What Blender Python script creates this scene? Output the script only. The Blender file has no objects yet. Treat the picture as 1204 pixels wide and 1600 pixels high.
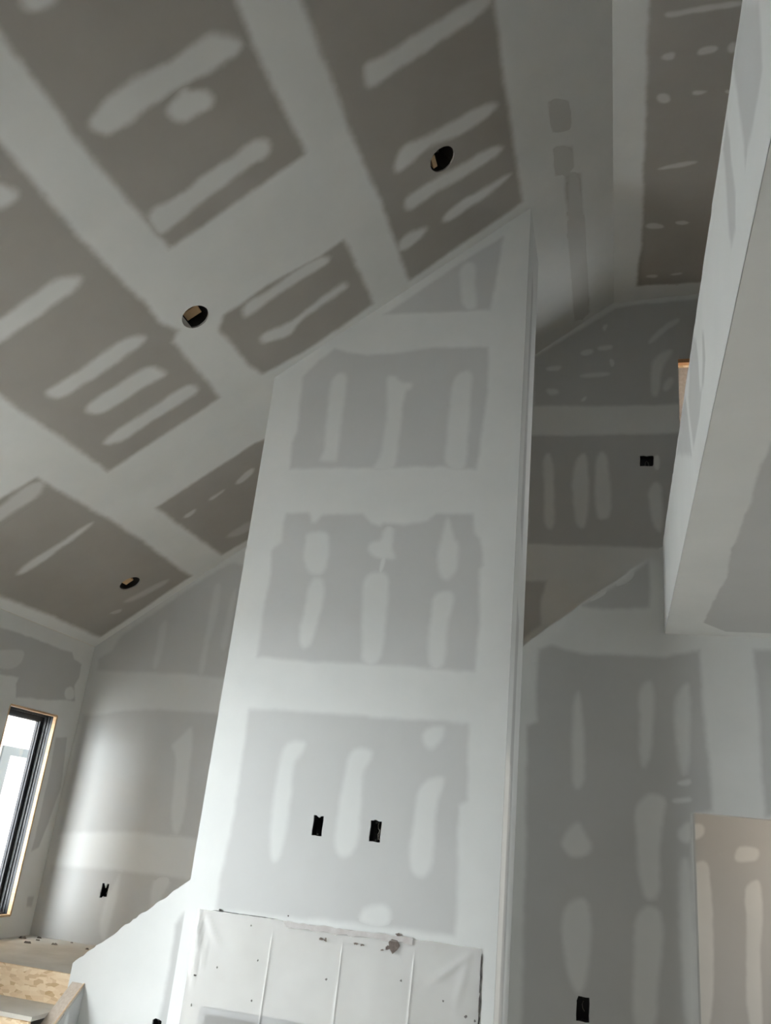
import bpy, math, random
import numpy as np
from mathutils import Matrix, Vector
from mathutils.geometry import tessellate_polygon

random.seed(4)
scene = bpy.context.scene
COL = scene.collection

# ------------------------------------------------------------------ camera, light, exposure
cam_data = bpy.data.cameras.new('camera')
cam_data.sensor_fit = 'HORIZONTAL'
cam_data.sensor_width = 36.0
cam_data.lens = 1301.8 / 1204.0 * 36.0
cam_data.clip_start = 0.05
cam = bpy.data.objects.new('camera', cam_data)
COL.objects.link(cam)
CAM_RIGHT, CAM_UP, CAM_FWD = (0.963668, 0.248004, 0.099187), (-9e-06, -0.371311, 0.928508), (-0.267103, 0.894775, 0.357819)
m = Matrix.Identity(4)
for i in range(3):
    m[i][0], m[i][1], m[i][2] = CAM_RIGHT[i], CAM_UP[i], -CAM_FWD[i]
m[0][3], m[1][3], m[2][3] = 0.0, 0.0, 1.82
cam.matrix_world = m
scene.camera = cam

scene.view_settings.view_transform = 'Standard'
scene.view_settings.look = 'None'
scene.view_settings.gamma = 1.0
scene.view_settings.use_curve_mapping = False
scene.view_settings.exposure = 0.0
scene.cycles.max_bounces = 10
scene.cycles.diffuse_bounces = 8
scene.cycles.transparent_max_bounces = 24
scene.cycles.use_denoising = True

world = bpy.data.worlds.new('overcast_sky')
scene.world = world
world.use_nodes = True
bg = world.node_tree.nodes['Background']
bg.inputs['Color'].default_value = (0.97, 0.98, 1.0, 1)
bg.inputs['Strength'].default_value = 26.5

# low hazy sun, coming from behind the camera on the left, almost level
sun_data = bpy.data.lights.new('hazy_sun', 'SUN')
sun_data.energy = 4.2
sun_data.angle = math.radians(34)
sun_data.color = (0.93, 0.98, 1.0)
sun = bpy.data.objects.new('hazy_sun', sun_data)
COL.objects.link(sun)
d = Vector((math.sin(math.radians(45)), math.cos(math.radians(45)), -0.01))
sun.rotation_euler = d.to_track_quat('-Z', 'Y').to_euler()

# ------------------------------------------------------------------ dimensions (metres)
XL, XR, YREAR, YB = -4.439, 4.5, -4.0, 6.391      # left, right, rear and back walls
XC0, XC1, YC = -2.289, -0.573, 4.65               # chimney breast
YS = 5.26                                         # stair wall and wall under the loft
XB, ZS, ZT = 0.284, 3.123, 3.708                  # loft edge, soffit, loft floor
X1, Z1, M1, M2 = -0.024, 6.366, 0.741, 0.048      # vault: crease and the two pitches
XO, ZO = 0.411, 2.10                              # opening under the loft
ZL = 0.80                                         # stair landing
BOARD = 0.0127
def stair_line(x): return 3.464 + 0.7866 * x
def vault(x): return Z1 + M1 * (x - X1) if x <= X1 else Z1 + M2 * (x - X1)

# window openings: name, plane, (u0, u1, z0, z1)
WINDOWS = [
    ('left', XL, 5.50, 6.11, 0.947, 2.455),
    ('left', XL, 1.75, 3.25, 0.20, 2.95),
    ('rear', YREAR, 1.10, 1.90, 4.20, 5.10),  # gable window out of view, added to brighten the upper walls
    ('right', XR, 3.90, 5.00, 2.15, 2.95),  # side window out of view, added to light the wall under the loft
    ('hall', XR, 5.60, 6.20, 0.90, 2.10),
    ('bedroom', 2.6, 6.90, 8.40, 4.10, 5.40),
]
for i, (side, p, u0, u1, z0, z1) in enumerate(WINDOWS):     # sky portals, one per window
    a = bpy.data.lights.new('window_portal', 'AREA')
    a.shape = 'RECTANGLE'
    a.size, a.size_y = (u1 - u0), (z1 - z0)
    a.cycles.is_portal = True
    o = bpy.data.objects.new('window_portal', a)
    COL.objects.link(o)
    uc, zc = (u0 + u1) / 2, (z0 + z1) / 2
    if side == 'left':
        o.location, into = (p - 0.25, uc, zc), Vector((1, 0, 0))
    elif side == 'rear':
        o.location, into = (uc, p - 0.25, zc), Vector((0, 1, 0))
    else:
        o.location, into = (p + 0.25, uc, zc), Vector((-1, 0, 0))
    o.rotation_euler = into.to_track_quat('-Z', 'Z' if side == 'x' else 'Y').to_euler()

# ------------------------------------------------------------------ joint-compound layout, in wall coordinates (metres)
BARE = {
 'chimney': [
  [(-1.555,5.148),(-1.322,5.325),(-1.055,5.52),(-0.754,5.733),(-0.776,5.473),(-0.817,5.136)],
  [(-2.071,3.986),(-2.091,4.173),(-2.06,4.268),(-2.073,4.462),(-2.081,4.678),(-1.974,4.808),(-1.877,4.896),(-1.779,4.856),(-1.639,4.831),(-1.371,4.84),(-1.197,4.863),(-0.811,4.842),(-0.799,4.505),(-0.819,4.261),(-0.821,4.054),(-0.835,3.96),(-0.902,3.968),(-1.058,3.985),(-1.353,3.978),(-1.515,3.98),(-1.863,3.99)],
  [(-2.098,2.736),(-2.103,2.894),(-2.105,3.082),(-2.092,3.221),(-2.109,3.418),(-2.045,3.476),(-2.058,3.606),(-2.045,3.665),(-1.893,3.672),(-1.869,3.607),(-1.841,3.607),(-1.805,3.658),(-1.537,3.665),(-1.475,3.608),(-1.417,3.587),(-1.392,3.609),(-1.255,3.595),(-1.123,3.617),(-1.06,3.666),(-0.837,3.666),(-0.823,3.542),(-0.788,3.502),(-0.766,3.342),(-0.783,3.316),(-0.758,2.996),(-0.762,2.848),(-0.766,2.716),(-0.997,2.714),(-1.326,2.723),(-1.666,2.725),(-1.91,2.732)],
  [(-2.102,2.425),(-1.537,2.428),(-0.787,2.421),(-0.779,2.292),(-0.765,2.025),(-0.806,1.993),(-0.801,1.71),(-0.79,1.441),(-0.793,1.375),(-1.403,1.361),(-2.111,1.334),(-2.113,1.485),(-2.087,1.725),(-2.094,2.066)],
 ],
 'slope': [
  [(-2.36,0.7),(-2.369,1.884),(-2.372,2.418),(-2.345,3.137),(-2.341,3.233),(-1.624,3.196),(-1.631,2.687),(-1.621,2.299),(-1.66,0.7)],
  [(-3.33,0.7),(-2.66,0.7),(-2.595,2.238),(-2.612,2.848),(-2.569,3.498),(-2.578,3.629),(-2.543,3.768),(-2.597,3.82),(-2.596,4.504),(-3.333,4.499),(-3.349,3.419)],
  [(-1.613,3.892),(-1.614,4.572),(-1.969,4.592),(-2.081,4.596),(-2.34,4.55),(-2.365,4.393),(-2.374,3.96),(-2.315,3.873),(-2.242,3.878),(-2.049,3.87),(-1.759,3.907),(-1.726,3.9)],
  [(-3.598,4.158),(-3.559,4.893),(-3.574,6.296),(-4.343,6.303),(-4.353,4.991),(-4.35,4.12),(-3.808,4.137)],
  [(-3.33,5.152),(-2.617,5.165),(-2.491,5.229),(-2.891,6.283),(-3.095,6.311),(-3.318,6.288),(-3.323,5.601)],
  [(-1.44,0.7),(-1.396,2.466),(-1.396,2.776),(-1.395,3.334),(-1.38,3.642),(-1.378,3.859),(-1.369,4.574),(-0.616,4.549),(-0.628,3.564),(-0.616,3.05),(-0.66,0.7)],
  [(-0.397,3.897),(-0.299,3.98),(-0.297,4.175),(-0.386,4.129)],
  [(-0.391,4.274),(-0.29,4.366),(-0.294,4.534),(-0.389,4.505)],
  [(-0.334,4.574),(-0.248,4.638),(-0.241,6.302),(-0.338,6.284)],
 ],
 'flat': [
  [(0.32,0.7),(0.18,3.537),(0.182,4.468),(0.192,5.638),(0.164,6.189),(1.5,6.3),(2.6,6.3),(2.6,0.7)],
 ],
 'back': [
  [(-0.699,5.848),(-0.324,6.087),(-0.009,6.305),(0.225,6.335),(0.701,6.345),(1.6,6.25),(1.6,5.55),(0.487,5.327),(-0.691,5.35)],
  [(-0.701,5.072),(0.248,5.057),(0.516,5.06),(1.6,5.1),(1.6,4.05),(0.338,4.078),(-0.184,4.087),(-0.693,4.101)],
  [(-0.754,3.787),(-0.527,3.792),(-0.576,3.621),(-0.561,3.435),(-0.767,3.244)],
  [(-4.366,2.889),(-4.377,2.989),(-4.261,3.071),(-4.192,3.202),(-3.976,3.378),(-3.514,3.732),(-3.253,3.896),(-3.155,3.884),(-2.915,3.994),(-2.735,2.871),(-3.156,2.884),(-3.524,2.895),(-3.866,2.895)],
  [(-4.402,2.506),(-3.841,2.585),(-3.146,2.597),(-2.868,2.6),(-2.944,1.639),(-3.166,1.636),(-3.808,1.622),(-4.382,1.551)],
  [(-4.376,1.312),(-3.74,1.341),(-3.129,1.342),(-2.865,1.334),(-2.997,0.902),(-3.8,0.749),(-4.352,0.806),(-4.358,0.953)],
 ],
 'left': [
  [(5.181,2.956),(5.409,2.97),(5.871,2.971),(6.093,2.978),(6.142,2.929),(6.26,2.911),(6.27,2.793),(6.224,2.724),(6.288,2.6),(6.11,2.579),(5.921,2.543),(5.546,2.507),(5.509,2.6),(5.522,2.656),(5.309,2.637),(4.75,2.62),(4.75,2.95)],
  [(6.147,2.277),(6.285,2.294),(6.368,1.905),(6.257,1.441),(6.17,1.411),(6.17,1.575),(6.173,1.992)],
  [(6.254,1.081),(6.336,1.078),(6.34,1.002),(6.268,1.006)],
 ],
 'stair': [
  [(-0.472,2.99),(-0.396,3.025),(-0.304,2.997),(-0.183,2.972),(0.277,2.981),(0.484,3.03),(0.487,2.723),(0.504,2.441),(0.512,2.118),(0.406,2.092),(0.4,0.893),(-0.497,0.758),(-0.504,1.808),(-0.524,2.512),(-0.465,2.545),(-0.48,2.756)],
  [(0.787,3.039),(1.082,3.045),(1.6,2.95),(1.6,2.15),(0.794,2.115),(0.79,2.6)],
  [(-0.205,3.287),(-0.148,3.319),(-0.006,3.422),(0.079,3.485),(0.135,3.541),(0.192,3.58),(0.204,3.442),(0.195,3.284),(0.078,3.27),(-0.077,3.268)],
  [(-3.136,0.8),(-3.054,0.934),(-2.792,1.148),(-2.743,0.955),(-2.747,0.688),(-2.679,0.644),(-2.641,0.474),(-2.929,0.431)],
  [(-2.639,1.156),(-2.614,1.207),(-2.591,1.239),(-2.561,0.84),(-2.579,0.631),(-2.597,0.48),(-2.641,0.578),(-2.636,0.867)],
 ],
 'bulk': [
  [(1.514,3.722),(1.343,3.501),(1.345,3.416),(1.359,3.323),(1.417,3.316),(1.504,3.313),(1.573,3.324),(1.618,3.308),(1.617,3.385),(1.643,3.504),(1.663,3.623),(1.683,3.703),(1.633,3.698)],
  [(1.827,3.682),(1.799,3.587),(1.795,3.502),(1.762,3.375),(1.797,3.288),(1.878,3.294),(1.902,3.363),(1.904,3.443),(1.906,3.588),(1.916,3.669)],
  [(2.61,3.54),(2.549,3.494),(2.542,3.386),(2.618,3.335),(2.679,3.353),(2.629,3.426)],
  [(2.898,3.707),(2.795,3.62),(2.752,3.502),(2.751,3.395),(2.686,3.349),(2.788,3.303),(3.036,3.296),(3.067,3.342),(3.162,3.503),(3.181,3.596),(3.103,3.651),(3.05,3.709)],
  [(3.324,3.686),(3.25,3.567),(3.169,3.393),(3.131,3.311),(3.898,3.678),(3.674,3.72),(3.468,3.703)],
 ],
 'soffit': [
 ],
 'hall': [
 ],
}
STRIPS = {
 'chimney': [
  [(-1.046,5.519),(-0.935,5.55),(-0.938,5.323),(-0.893,5.138),(-0.995,5.146),(-1.023,5.31)],
  [(-1.873,4.684),(-1.761,4.704),(-1.755,4.531),(-1.757,4.37),(-1.75,4.072),(-1.744,4.026),(-1.876,4.029),(-1.874,4.067),(-1.853,4.136),(-1.87,4.374)],
  [(-1.486,4.657),(-1.427,4.662),(-1.378,4.603),(-1.298,4.599),(-1.301,4.559),(-1.351,4.545),(-1.34,4.277),(-1.354,4.065),(-1.351,3.96),(-1.506,3.962),(-1.477,4.022),(-1.454,4.067),(-1.45,4.312),(-1.449,4.438)],
  [(-1.03,4.642),(-0.9,4.683),(-0.902,4.494),(-0.901,4.264),(-0.894,3.953),(-0.974,3.955),(-1.038,3.999),(-1.04,4.118),(-1.037,4.345)],
  [(-1.889,3.542),(-1.762,3.55),(-1.731,3.479),(-1.725,3.27),(-1.835,3.261),(-1.892,3.364),(-1.894,3.477)],
  [(-1.825,3.24),(-1.742,3.242),(-1.727,3.134),(-1.741,2.934),(-1.771,2.803),(-1.825,2.801),(-1.853,2.904),(-1.831,3.037)],
  [(-1.46,3.475),(-1.386,3.483),(-1.382,3.581),(-1.328,3.581),(-1.326,3.497),(-1.334,3.442),(-1.295,3.387),(-1.313,3.367),(-1.422,3.379),(-1.475,3.426)],
  [(-1.379,3.379),(-1.355,3.38),(-1.368,3.278),(-1.392,3.284)],
  [(-1.477,3.262),(-1.386,3.291),(-1.317,3.265),(-1.318,3.145),(-1.311,2.887),(-1.325,2.716),(-1.441,2.717),(-1.452,2.919),(-1.483,3.141)],
  [(-0.999,3.652),(-0.971,3.624),(-0.943,3.501),(-0.916,3.487),(-0.909,3.393),(-0.916,3.3),(-0.962,3.24),(-1.002,3.259),(-1.035,3.351),(-1.036,3.445),(-1.015,3.514)],
  [(-1.043,3.127),(-1.008,3.167),(-0.926,3.182),(-0.925,3.079),(-0.945,3.002),(-0.945,2.914),(-0.948,2.717),(-1.029,2.719),(-1.05,2.897),(-1.04,3.011)],
  [(-1.852,2.229),(-1.796,2.265),(-1.707,2.263),(-1.717,2.207),(-1.775,2.123),(-1.76,1.907),(-1.776,1.623),(-1.834,1.617),(-1.859,1.823),(-1.865,2.084)],
  [(-1.459,2.21),(-1.413,2.253),(-1.311,2.245),(-1.313,2.19),(-1.356,2.125),(-1.344,1.945),(-1.349,1.71),(-1.426,1.673),(-1.472,1.712),(-1.479,1.963)],
  [(-1.04,2.35),(-0.995,2.392),(-0.914,2.405),(-0.918,2.343),(-0.969,2.278),(-1.018,2.282)],
  [(-1.045,2.03),(-1.003,2.108),(-0.902,2.139),(-0.898,2.087),(-0.939,1.996),(-0.927,1.753),(-0.947,1.625),(-1.016,1.618),(-1.062,1.697),(-1.045,1.855)],
  [(-1.298,1.407),(-1.257,1.46),(-1.134,1.481),(-1.122,1.361),(-1.293,1.361)],
 ],
 'slope': [
  [(-2.316,2.393),(-2.247,2.344),(-2.075,2.331),(-1.998,2.343),(-1.863,2.351),(-1.777,2.345),(-1.695,2.417),(-1.667,2.472),(-1.696,2.509),(-1.764,2.516),(-1.904,2.507),(-2.044,2.499),(-2.263,2.506),(-2.304,2.45)],
  [(-2.03,2.547),(-1.969,2.525),(-1.939,2.505),(-1.932,2.538),(-1.876,2.576),(-1.874,2.643),(-1.936,2.647),(-2.008,2.643),(-2.033,2.601)],
  [(-2.33,2.955),(-2.175,2.978),(-2.042,2.967),(-1.914,2.964),(-1.78,2.945),(-1.726,3.015),(-1.768,3.087),(-1.859,3.071),(-2.024,3.077),(-2.197,3.1),(-2.345,3.137),(-2.342,3.028)],
  [(-2.231,1.761),(-2.105,1.854),(-2.158,1.911),(-2.207,1.902),(-2.256,1.893),(-2.268,1.841)],
  [(-2.771,2.341),(-2.694,2.394),(-2.675,2.461),(-2.694,2.505),(-2.74,2.502),(-2.846,2.453)],
  [(-3.086,3.007),(-2.822,2.968),(-2.753,2.986),(-2.691,3.07),(-2.747,3.118),(-2.865,3.124),(-3.161,3.125),(-3.289,3.119),(-3.2,2.986)],
  [(-3.204,3.591),(-3.163,3.591),(-2.921,3.59),(-2.727,3.58),(-2.669,3.652),(-2.675,3.694),(-2.766,3.71),(-3.055,3.711),(-3.178,3.711),(-3.212,3.651)],
  [(-3.137,3.873),(-3.069,3.865),(-2.959,3.87),(-2.84,3.858),(-2.746,3.898),(-2.718,3.99),(-2.73,4.047),(-2.857,4.008),(-3.031,4.009),(-3.126,3.997),(-3.153,3.928)],
  [(-3.242,4.241),(-3.171,4.193),(-2.956,4.211),(-2.686,4.21),(-2.648,4.277),(-2.669,4.326),(-2.811,4.32),(-3.013,4.328),(-3.178,4.322)],
  [(-3.928,4.186),(-3.845,4.195),(-3.68,4.169),(-3.594,4.201),(-3.606,4.258),(-3.69,4.31),(-3.919,4.311),(-3.998,4.292)],
  [(-4.166,4.893),(-4.083,4.854),(-3.855,4.861),(-3.634,4.852),(-3.645,4.903),(-3.896,4.932),(-4.126,4.925)],
  [(-4.026,5.999),(-3.687,6.106),(-3.735,6.167),(-3.966,6.113)],
  [(-4.16,6.032),(-4.059,6.102),(-4.101,6.146)],
  [(-3.265,5.451),(-3.157,5.45),(-3.22,5.511),(-3.268,5.497)],
  [(-3.081,5.441),(-2.94,5.449),(-2.984,5.491),(-3.077,5.496)],
  [(-2.869,5.454),(-2.726,5.422),(-2.766,5.49),(-2.864,5.509)],
  [(-3.182,6.049),(-2.965,6.069),(-3.057,6.208),(-3.181,6.121)],
  [(-2.239,4.214),(-2.171,4.197),(-2.083,4.26),(-1.917,4.233),(-1.705,4.205),(-1.69,4.262),(-1.701,4.303),(-1.889,4.293),(-2.038,4.314),(-2.077,4.384),(-2.215,4.318),(-2.247,4.278)],
  [(-2.211,3.879),(-2.083,3.911),(-1.765,3.892),(-1.72,3.964),(-1.753,4.001),(-1.939,3.971),(-2.161,4.002),(-2.257,3.997)],
  [(-1.263,2.966),(-1.231,2.927),(-1.144,2.959),(-0.898,2.965),(-0.738,2.959),(-0.643,2.959),(-0.603,3.023),(-0.652,3.078),(-0.79,3.085),(-1.048,3.074),(-1.173,3.08),(-1.247,3.092),(-1.275,3.048)],
  [(-1.264,3.649),(-1.201,3.532),(-1.022,3.572),(-0.793,3.595),(-0.674,3.65),(-0.671,3.7),(-0.868,3.732),(-1.038,3.655),(-1.171,3.683),(-1.246,3.691)],
  [(-1.265,3.943),(-1.234,3.889),(-0.99,3.903),(-0.728,3.933),(-0.669,4.0),(-0.702,4.036),(-0.915,4.028),(-1.201,4.005),(-1.248,4.002)],
  [(-1.09,4.248),(-1.042,4.206),(-0.843,4.209),(-0.664,4.221),(-0.649,4.264),(-0.814,4.295),(-0.954,4.278),(-1.067,4.287)],
  [(-1.381,4.245),(-1.334,4.169),(-1.22,4.193),(-1.171,4.228),(-1.219,4.288),(-1.362,4.297)],
  [(-0.421,3.805),(-0.259,3.941),(-0.263,4.297),(-0.417,4.176)],
  [(-0.418,4.196),(-0.257,4.341),(-0.261,4.644),(-0.434,4.541)],
  [(-0.362,4.471),(-0.208,4.603),(-0.202,6.446),(-0.383,6.328)],
 ],
 'flat': [
  [(0.26,3.633),(0.336,3.638),(0.518,3.639),(0.685,3.649),(0.686,3.683),(0.521,3.67),(0.358,3.673),(0.279,3.676)],
  [(0.261,3.927),(0.284,3.907),(0.346,3.907),(0.343,3.97),(0.269,3.955)],
  [(0.471,3.929),(0.503,3.911),(0.589,3.921),(0.583,3.961),(0.474,3.968)],
  [(0.643,3.924),(0.684,3.909),(0.693,3.985),(0.649,3.984)],
  [(0.248,4.21),(0.306,4.208),(0.338,4.267),(0.311,4.294),(0.258,4.269)],
  [(0.459,4.226),(0.517,4.229),(0.568,4.244),(0.52,4.267),(0.465,4.26)],
  [(0.656,4.267),(0.691,4.26),(0.691,4.293)],
  [(0.259,4.868),(0.314,4.839),(0.457,4.823),(0.549,4.83),(0.539,4.862),(0.396,4.873)],
  [(0.218,5.424),(0.271,5.414),(0.343,5.455),(0.354,5.491),(0.274,5.489),(0.22,5.465)],
  [(0.421,5.436),(0.499,5.437),(0.537,5.472),(0.476,5.48)],
  [(0.429,6.068),(0.523,6.062),(0.53,6.095),(0.441,6.102)],
  [(0.237,6.049),(0.333,6.058),(0.326,6.105),(0.238,6.089)],
  [(0.447,6.218),(0.515,6.222),(0.512,6.255)],
 ],
 'back': [
  [(-0.595,5.736),(-0.456,5.752),(-0.474,5.695),(-0.584,5.701)],
  [(-0.31,5.873),(-0.203,5.901),(-0.193,5.854),(-0.28,5.836)],
  [(-0.164,5.922),(-0.028,5.937),(-0.038,5.88),(-0.144,5.874)],
  [(-0.126,6.133),(-0.067,6.153),(-0.087,6.071),(-0.116,6.073)],
  [(-0.057,5.8),(-0.018,5.763),(-0.028,5.706),(-0.051,5.719)],
  [(-0.307,5.64),(-0.239,5.66),(-0.047,5.666),(-0.056,5.616),(-0.287,5.619)],
  [(-0.598,5.528),(-0.49,5.523),(-0.469,5.465),(-0.556,5.447)],
  [(-0.303,5.402),(-0.246,5.445),(-0.245,5.4),(-0.283,5.379)],
  [(0.249,5.92),(0.375,6.098),(0.509,6.171),(0.517,6.123),(0.412,6.049),(0.297,5.94)],
  [(0.275,5.735),(0.351,5.822),(0.454,5.861),(0.444,5.794),(0.367,5.685),(0.344,5.441),(0.307,5.399),(0.271,5.445)],
  [(0.374,5.528),(0.439,5.592),(0.466,5.546),(0.418,5.46),(0.372,5.462)],
  [(-0.598,4.896),(-0.503,4.904),(-0.476,4.242),(-0.559,4.221),(-0.578,4.568)],
  [(-0.357,4.67),(-0.304,4.89),(-0.221,4.899),(-0.213,4.243),(-0.312,4.233),(-0.334,4.464)],
  [(-0.165,4.897),(-0.073,4.917),(-0.035,4.343),(-0.115,4.303),(-0.16,4.343)],
  [(0.241,4.562),(0.295,4.642),(0.347,4.601),(0.349,4.208),(0.289,4.227),(0.248,4.442)],
  [(0.295,4.867),(0.331,4.866),(0.329,4.743),(0.293,4.744)],
  [(-3.832,2.928),(-3.829,3.166),(-3.835,3.318),(-3.788,3.359),(-3.769,3.206),(-3.778,2.931)],
  [(-3.403,2.895),(-3.393,3.184),(-3.38,3.539),(-3.389,3.695),(-3.33,3.71),(-3.312,3.541),(-3.34,3.186),(-3.336,2.893)],
  [(-3.239,3.117),(-3.221,3.417),(-3.2,3.674),(-3.161,3.649),(-3.167,3.12)],
  [(-3.383,1.644),(-3.43,1.972),(-3.454,2.253),(-3.537,2.309),(-3.437,2.399),(-3.372,2.487),(-3.34,2.448),(-3.322,2.182),(-3.282,1.653)],
  [(-3.851,0.904),(-3.845,1.105),(-3.786,1.242),(-3.752,1.34),(-3.741,1.154),(-3.747,0.989),(-3.769,0.806)],
  [(-3.451,1.078),(-3.463,1.333),(-3.309,1.35),(-3.333,1.255),(-3.393,1.121)],
 ],
 'left': [
  [(5.178,2.797),(5.243,2.8),(5.455,2.856),(5.521,2.843),(5.499,2.744),(5.401,2.693),(5.292,2.679),(5.227,2.673)],
  [(6.106,2.661),(6.171,2.71),(6.233,2.7),(6.275,2.615),(6.163,2.588)],
 ],
 'stair': [
  [(-0.26,2.678),(-0.217,2.771),(-0.193,2.608),(-0.174,2.249),(-0.201,2.17),(-0.251,2.173),(-0.256,2.457)],
  [(-0.308,1.881),(-0.254,1.967),(-0.206,2.005),(-0.156,1.909),(-0.128,1.872),(-0.154,1.817),(-0.237,1.789),(-0.293,1.829)],
  [(-0.3,1.53),(-0.179,1.613),(-0.131,1.524),(-0.148,1.24),(-0.185,1.104),(-0.238,1.156),(-0.288,1.319)],
  [(0.132,2.775),(0.197,2.846),(0.217,2.765),(0.198,2.418),(0.162,2.318),(0.128,2.343),(0.137,2.629)],
  [(0.098,2.08),(0.16,2.18),(0.269,2.176),(0.26,2.082),(0.223,1.881),(0.241,1.755),(0.232,1.641),(0.153,1.607),(0.115,1.741),(0.11,1.935)],
  [(0.101,1.576),(0.231,1.603),(0.248,1.446),(0.213,1.263),(0.195,0.974),(0.084,0.957),(0.086,1.306)],
  [(0.321,2.713),(0.408,2.85),(0.42,2.777),(0.414,2.575),(0.406,2.31),(0.352,2.292),(0.33,2.498)],
  [(0.302,2.166),(0.416,2.189),(0.415,2.149),(0.308,2.137)],
  [(0.331,2.263),(0.412,2.283),(0.404,2.242),(0.337,2.236)],
  [(0.328,1.983),(0.372,2.039),(0.402,2.042),(0.399,1.931),(0.343,1.945)],
  [(0.327,1.828),(0.39,1.872),(0.402,1.648),(0.404,1.173),(0.399,1.003),(0.343,0.995),(0.332,1.517)],
  [(-0.17,3.323),(-0.049,3.409),(-0.06,3.363),(-0.155,3.305)],
  [(-0.021,3.422),(0.05,3.508),(0.121,3.54),(0.107,3.471),(0.008,3.41)],
 ],
 'bulk': [
 ],
 'soffit': [
 ],
 'hall': [
  [(0.484,2.097),(0.579,2.098),(0.576,2.003),(0.48,1.97)],
  [(0.467,1.806),(0.54,1.859),(0.594,1.85),(0.603,1.684),(0.607,1.404),(0.578,0.841),(0.439,0.821)],
  [(0.802,1.706),(0.858,1.779),(0.918,1.778),(0.903,1.512),(0.879,1.225),(0.881,0.886),(0.795,0.873),(0.784,1.213),(0.814,1.501)],
  [(0.759,1.928),(0.792,1.978),(0.915,1.982),(0.903,1.897),(0.833,1.875),(0.757,1.874)],
 ],
}
SOFFIT_EDGE = [(0.48,2.626),(0.476,2.84),(0.488,3.155),(0.489,3.538),(0.483,3.685),(0.512,4.121),(0.492,4.443),(0.482,4.967)]
MUD_SPLASHES = [(-1.488, 1.272, 0.014, 0.007), (-1.463, 1.272, 0.008, 0.011), (-1.295, 1.275, 0.012, 0.007), (-1.264, 1.273, 0.012, 0.006), (-1.095, 1.294, 0.03, 0.034), (-1.127, 1.276, 0.016, 0.01), (-1.153, 1.263, 0.008, 0.006), (-1.079, 1.343, 0.014, 0.008)]
SPECKS = [(-2.078, 1.341, 0.01), (-2.043, 1.069, 0.007), (-1.887, 1.288, 0.006), (-1.82, 1.131, 0.006), (-1.822, 0.944, 0.006), (-1.433, 1.093, 0.008), (-1.04, 1.139, 0.008), (-0.822, 1.079, 0.008), (-0.707, 1.029, 0.009), (-0.662, 1.016, 0.007), (-2.161, 1.017, 0.008), (-2.159, 0.877, 0.008), (-1.684, 1.359, 0.006)]
# ------------------------------------------------------------------ materials
def new_mat(name):
    mt = bpy.data.materials.new(name)
    mt.use_nodes = True
    nt = mt.node_tree
    return mt, nt, nt.nodes['Principled BSDF'], nt.nodes['Material Output']

def noise(nt, scale, detail=4, rough=0.55, stretch=None):
    tc = nt.nodes.new('ShaderNodeTexCoord')
    n = nt.nodes.new('ShaderNodeTexNoise')
    n.inputs['Scale'].default_value = scale
    n.inputs['Detail'].default_value = detail
    n.inputs['Roughness'].default_value = rough
    if stretch:
        mp = nt.nodes.new('ShaderNodeMapping')
        mp.inputs['Scale'].default_value = stretch
        nt.links.new(tc.outputs['Object'], mp.inputs['Vector'])
        nt.links.new(mp.outputs['Vector'], n.inputs['Vector'])
    else:
        nt.links.new(tc.outputs['Object'], n.inputs['Vector'])
    return n

def ramp(nt, src, stops):
    r = nt.nodes.new('ShaderNodeValToRGB')
    cr = r.color_ramp
    while len(cr.elements) < len(stops):
        cr.elements.new(0.5)
    for e, (p, c) in zip(cr.elements, stops):
        e.position = p
        e.color = (*c, 1)
    nt.links.new(src, r.inputs['Fac'])
    return r

def mottled(name, c0, c1, scale, rough=0.85, bump=0.0, bscale=None, detail=4, stretch=None, metallic=0.0):
    mt, nt, b, out = new_mat(name)
    n = noise(nt, scale, detail, stretch=stretch)
    r = ramp(nt, n.outputs['Fac'], [(0.3, c0), (0.7, c1)])
    nt.links.new(r.outputs['Color'], b.inputs['Base Color'])
    b.inputs['Roughness'].default_value = rough
    b.inputs['Metallic'].default_value = metallic
    if bump:
        n2 = noise(nt, bscale or scale * 4, 5)
        bp = nt.nodes.new('ShaderNodeBump')
        bp.inputs['Strength'].default_value = bump
        bp.inputs['Distance'].default_value = 0.004
        nt.links.new(n2.outputs['Fac'], bp.inputs['Height'])
        nt.links.new(bp.outputs['Normal'], b.inputs['Normal'])
    return mt

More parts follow.
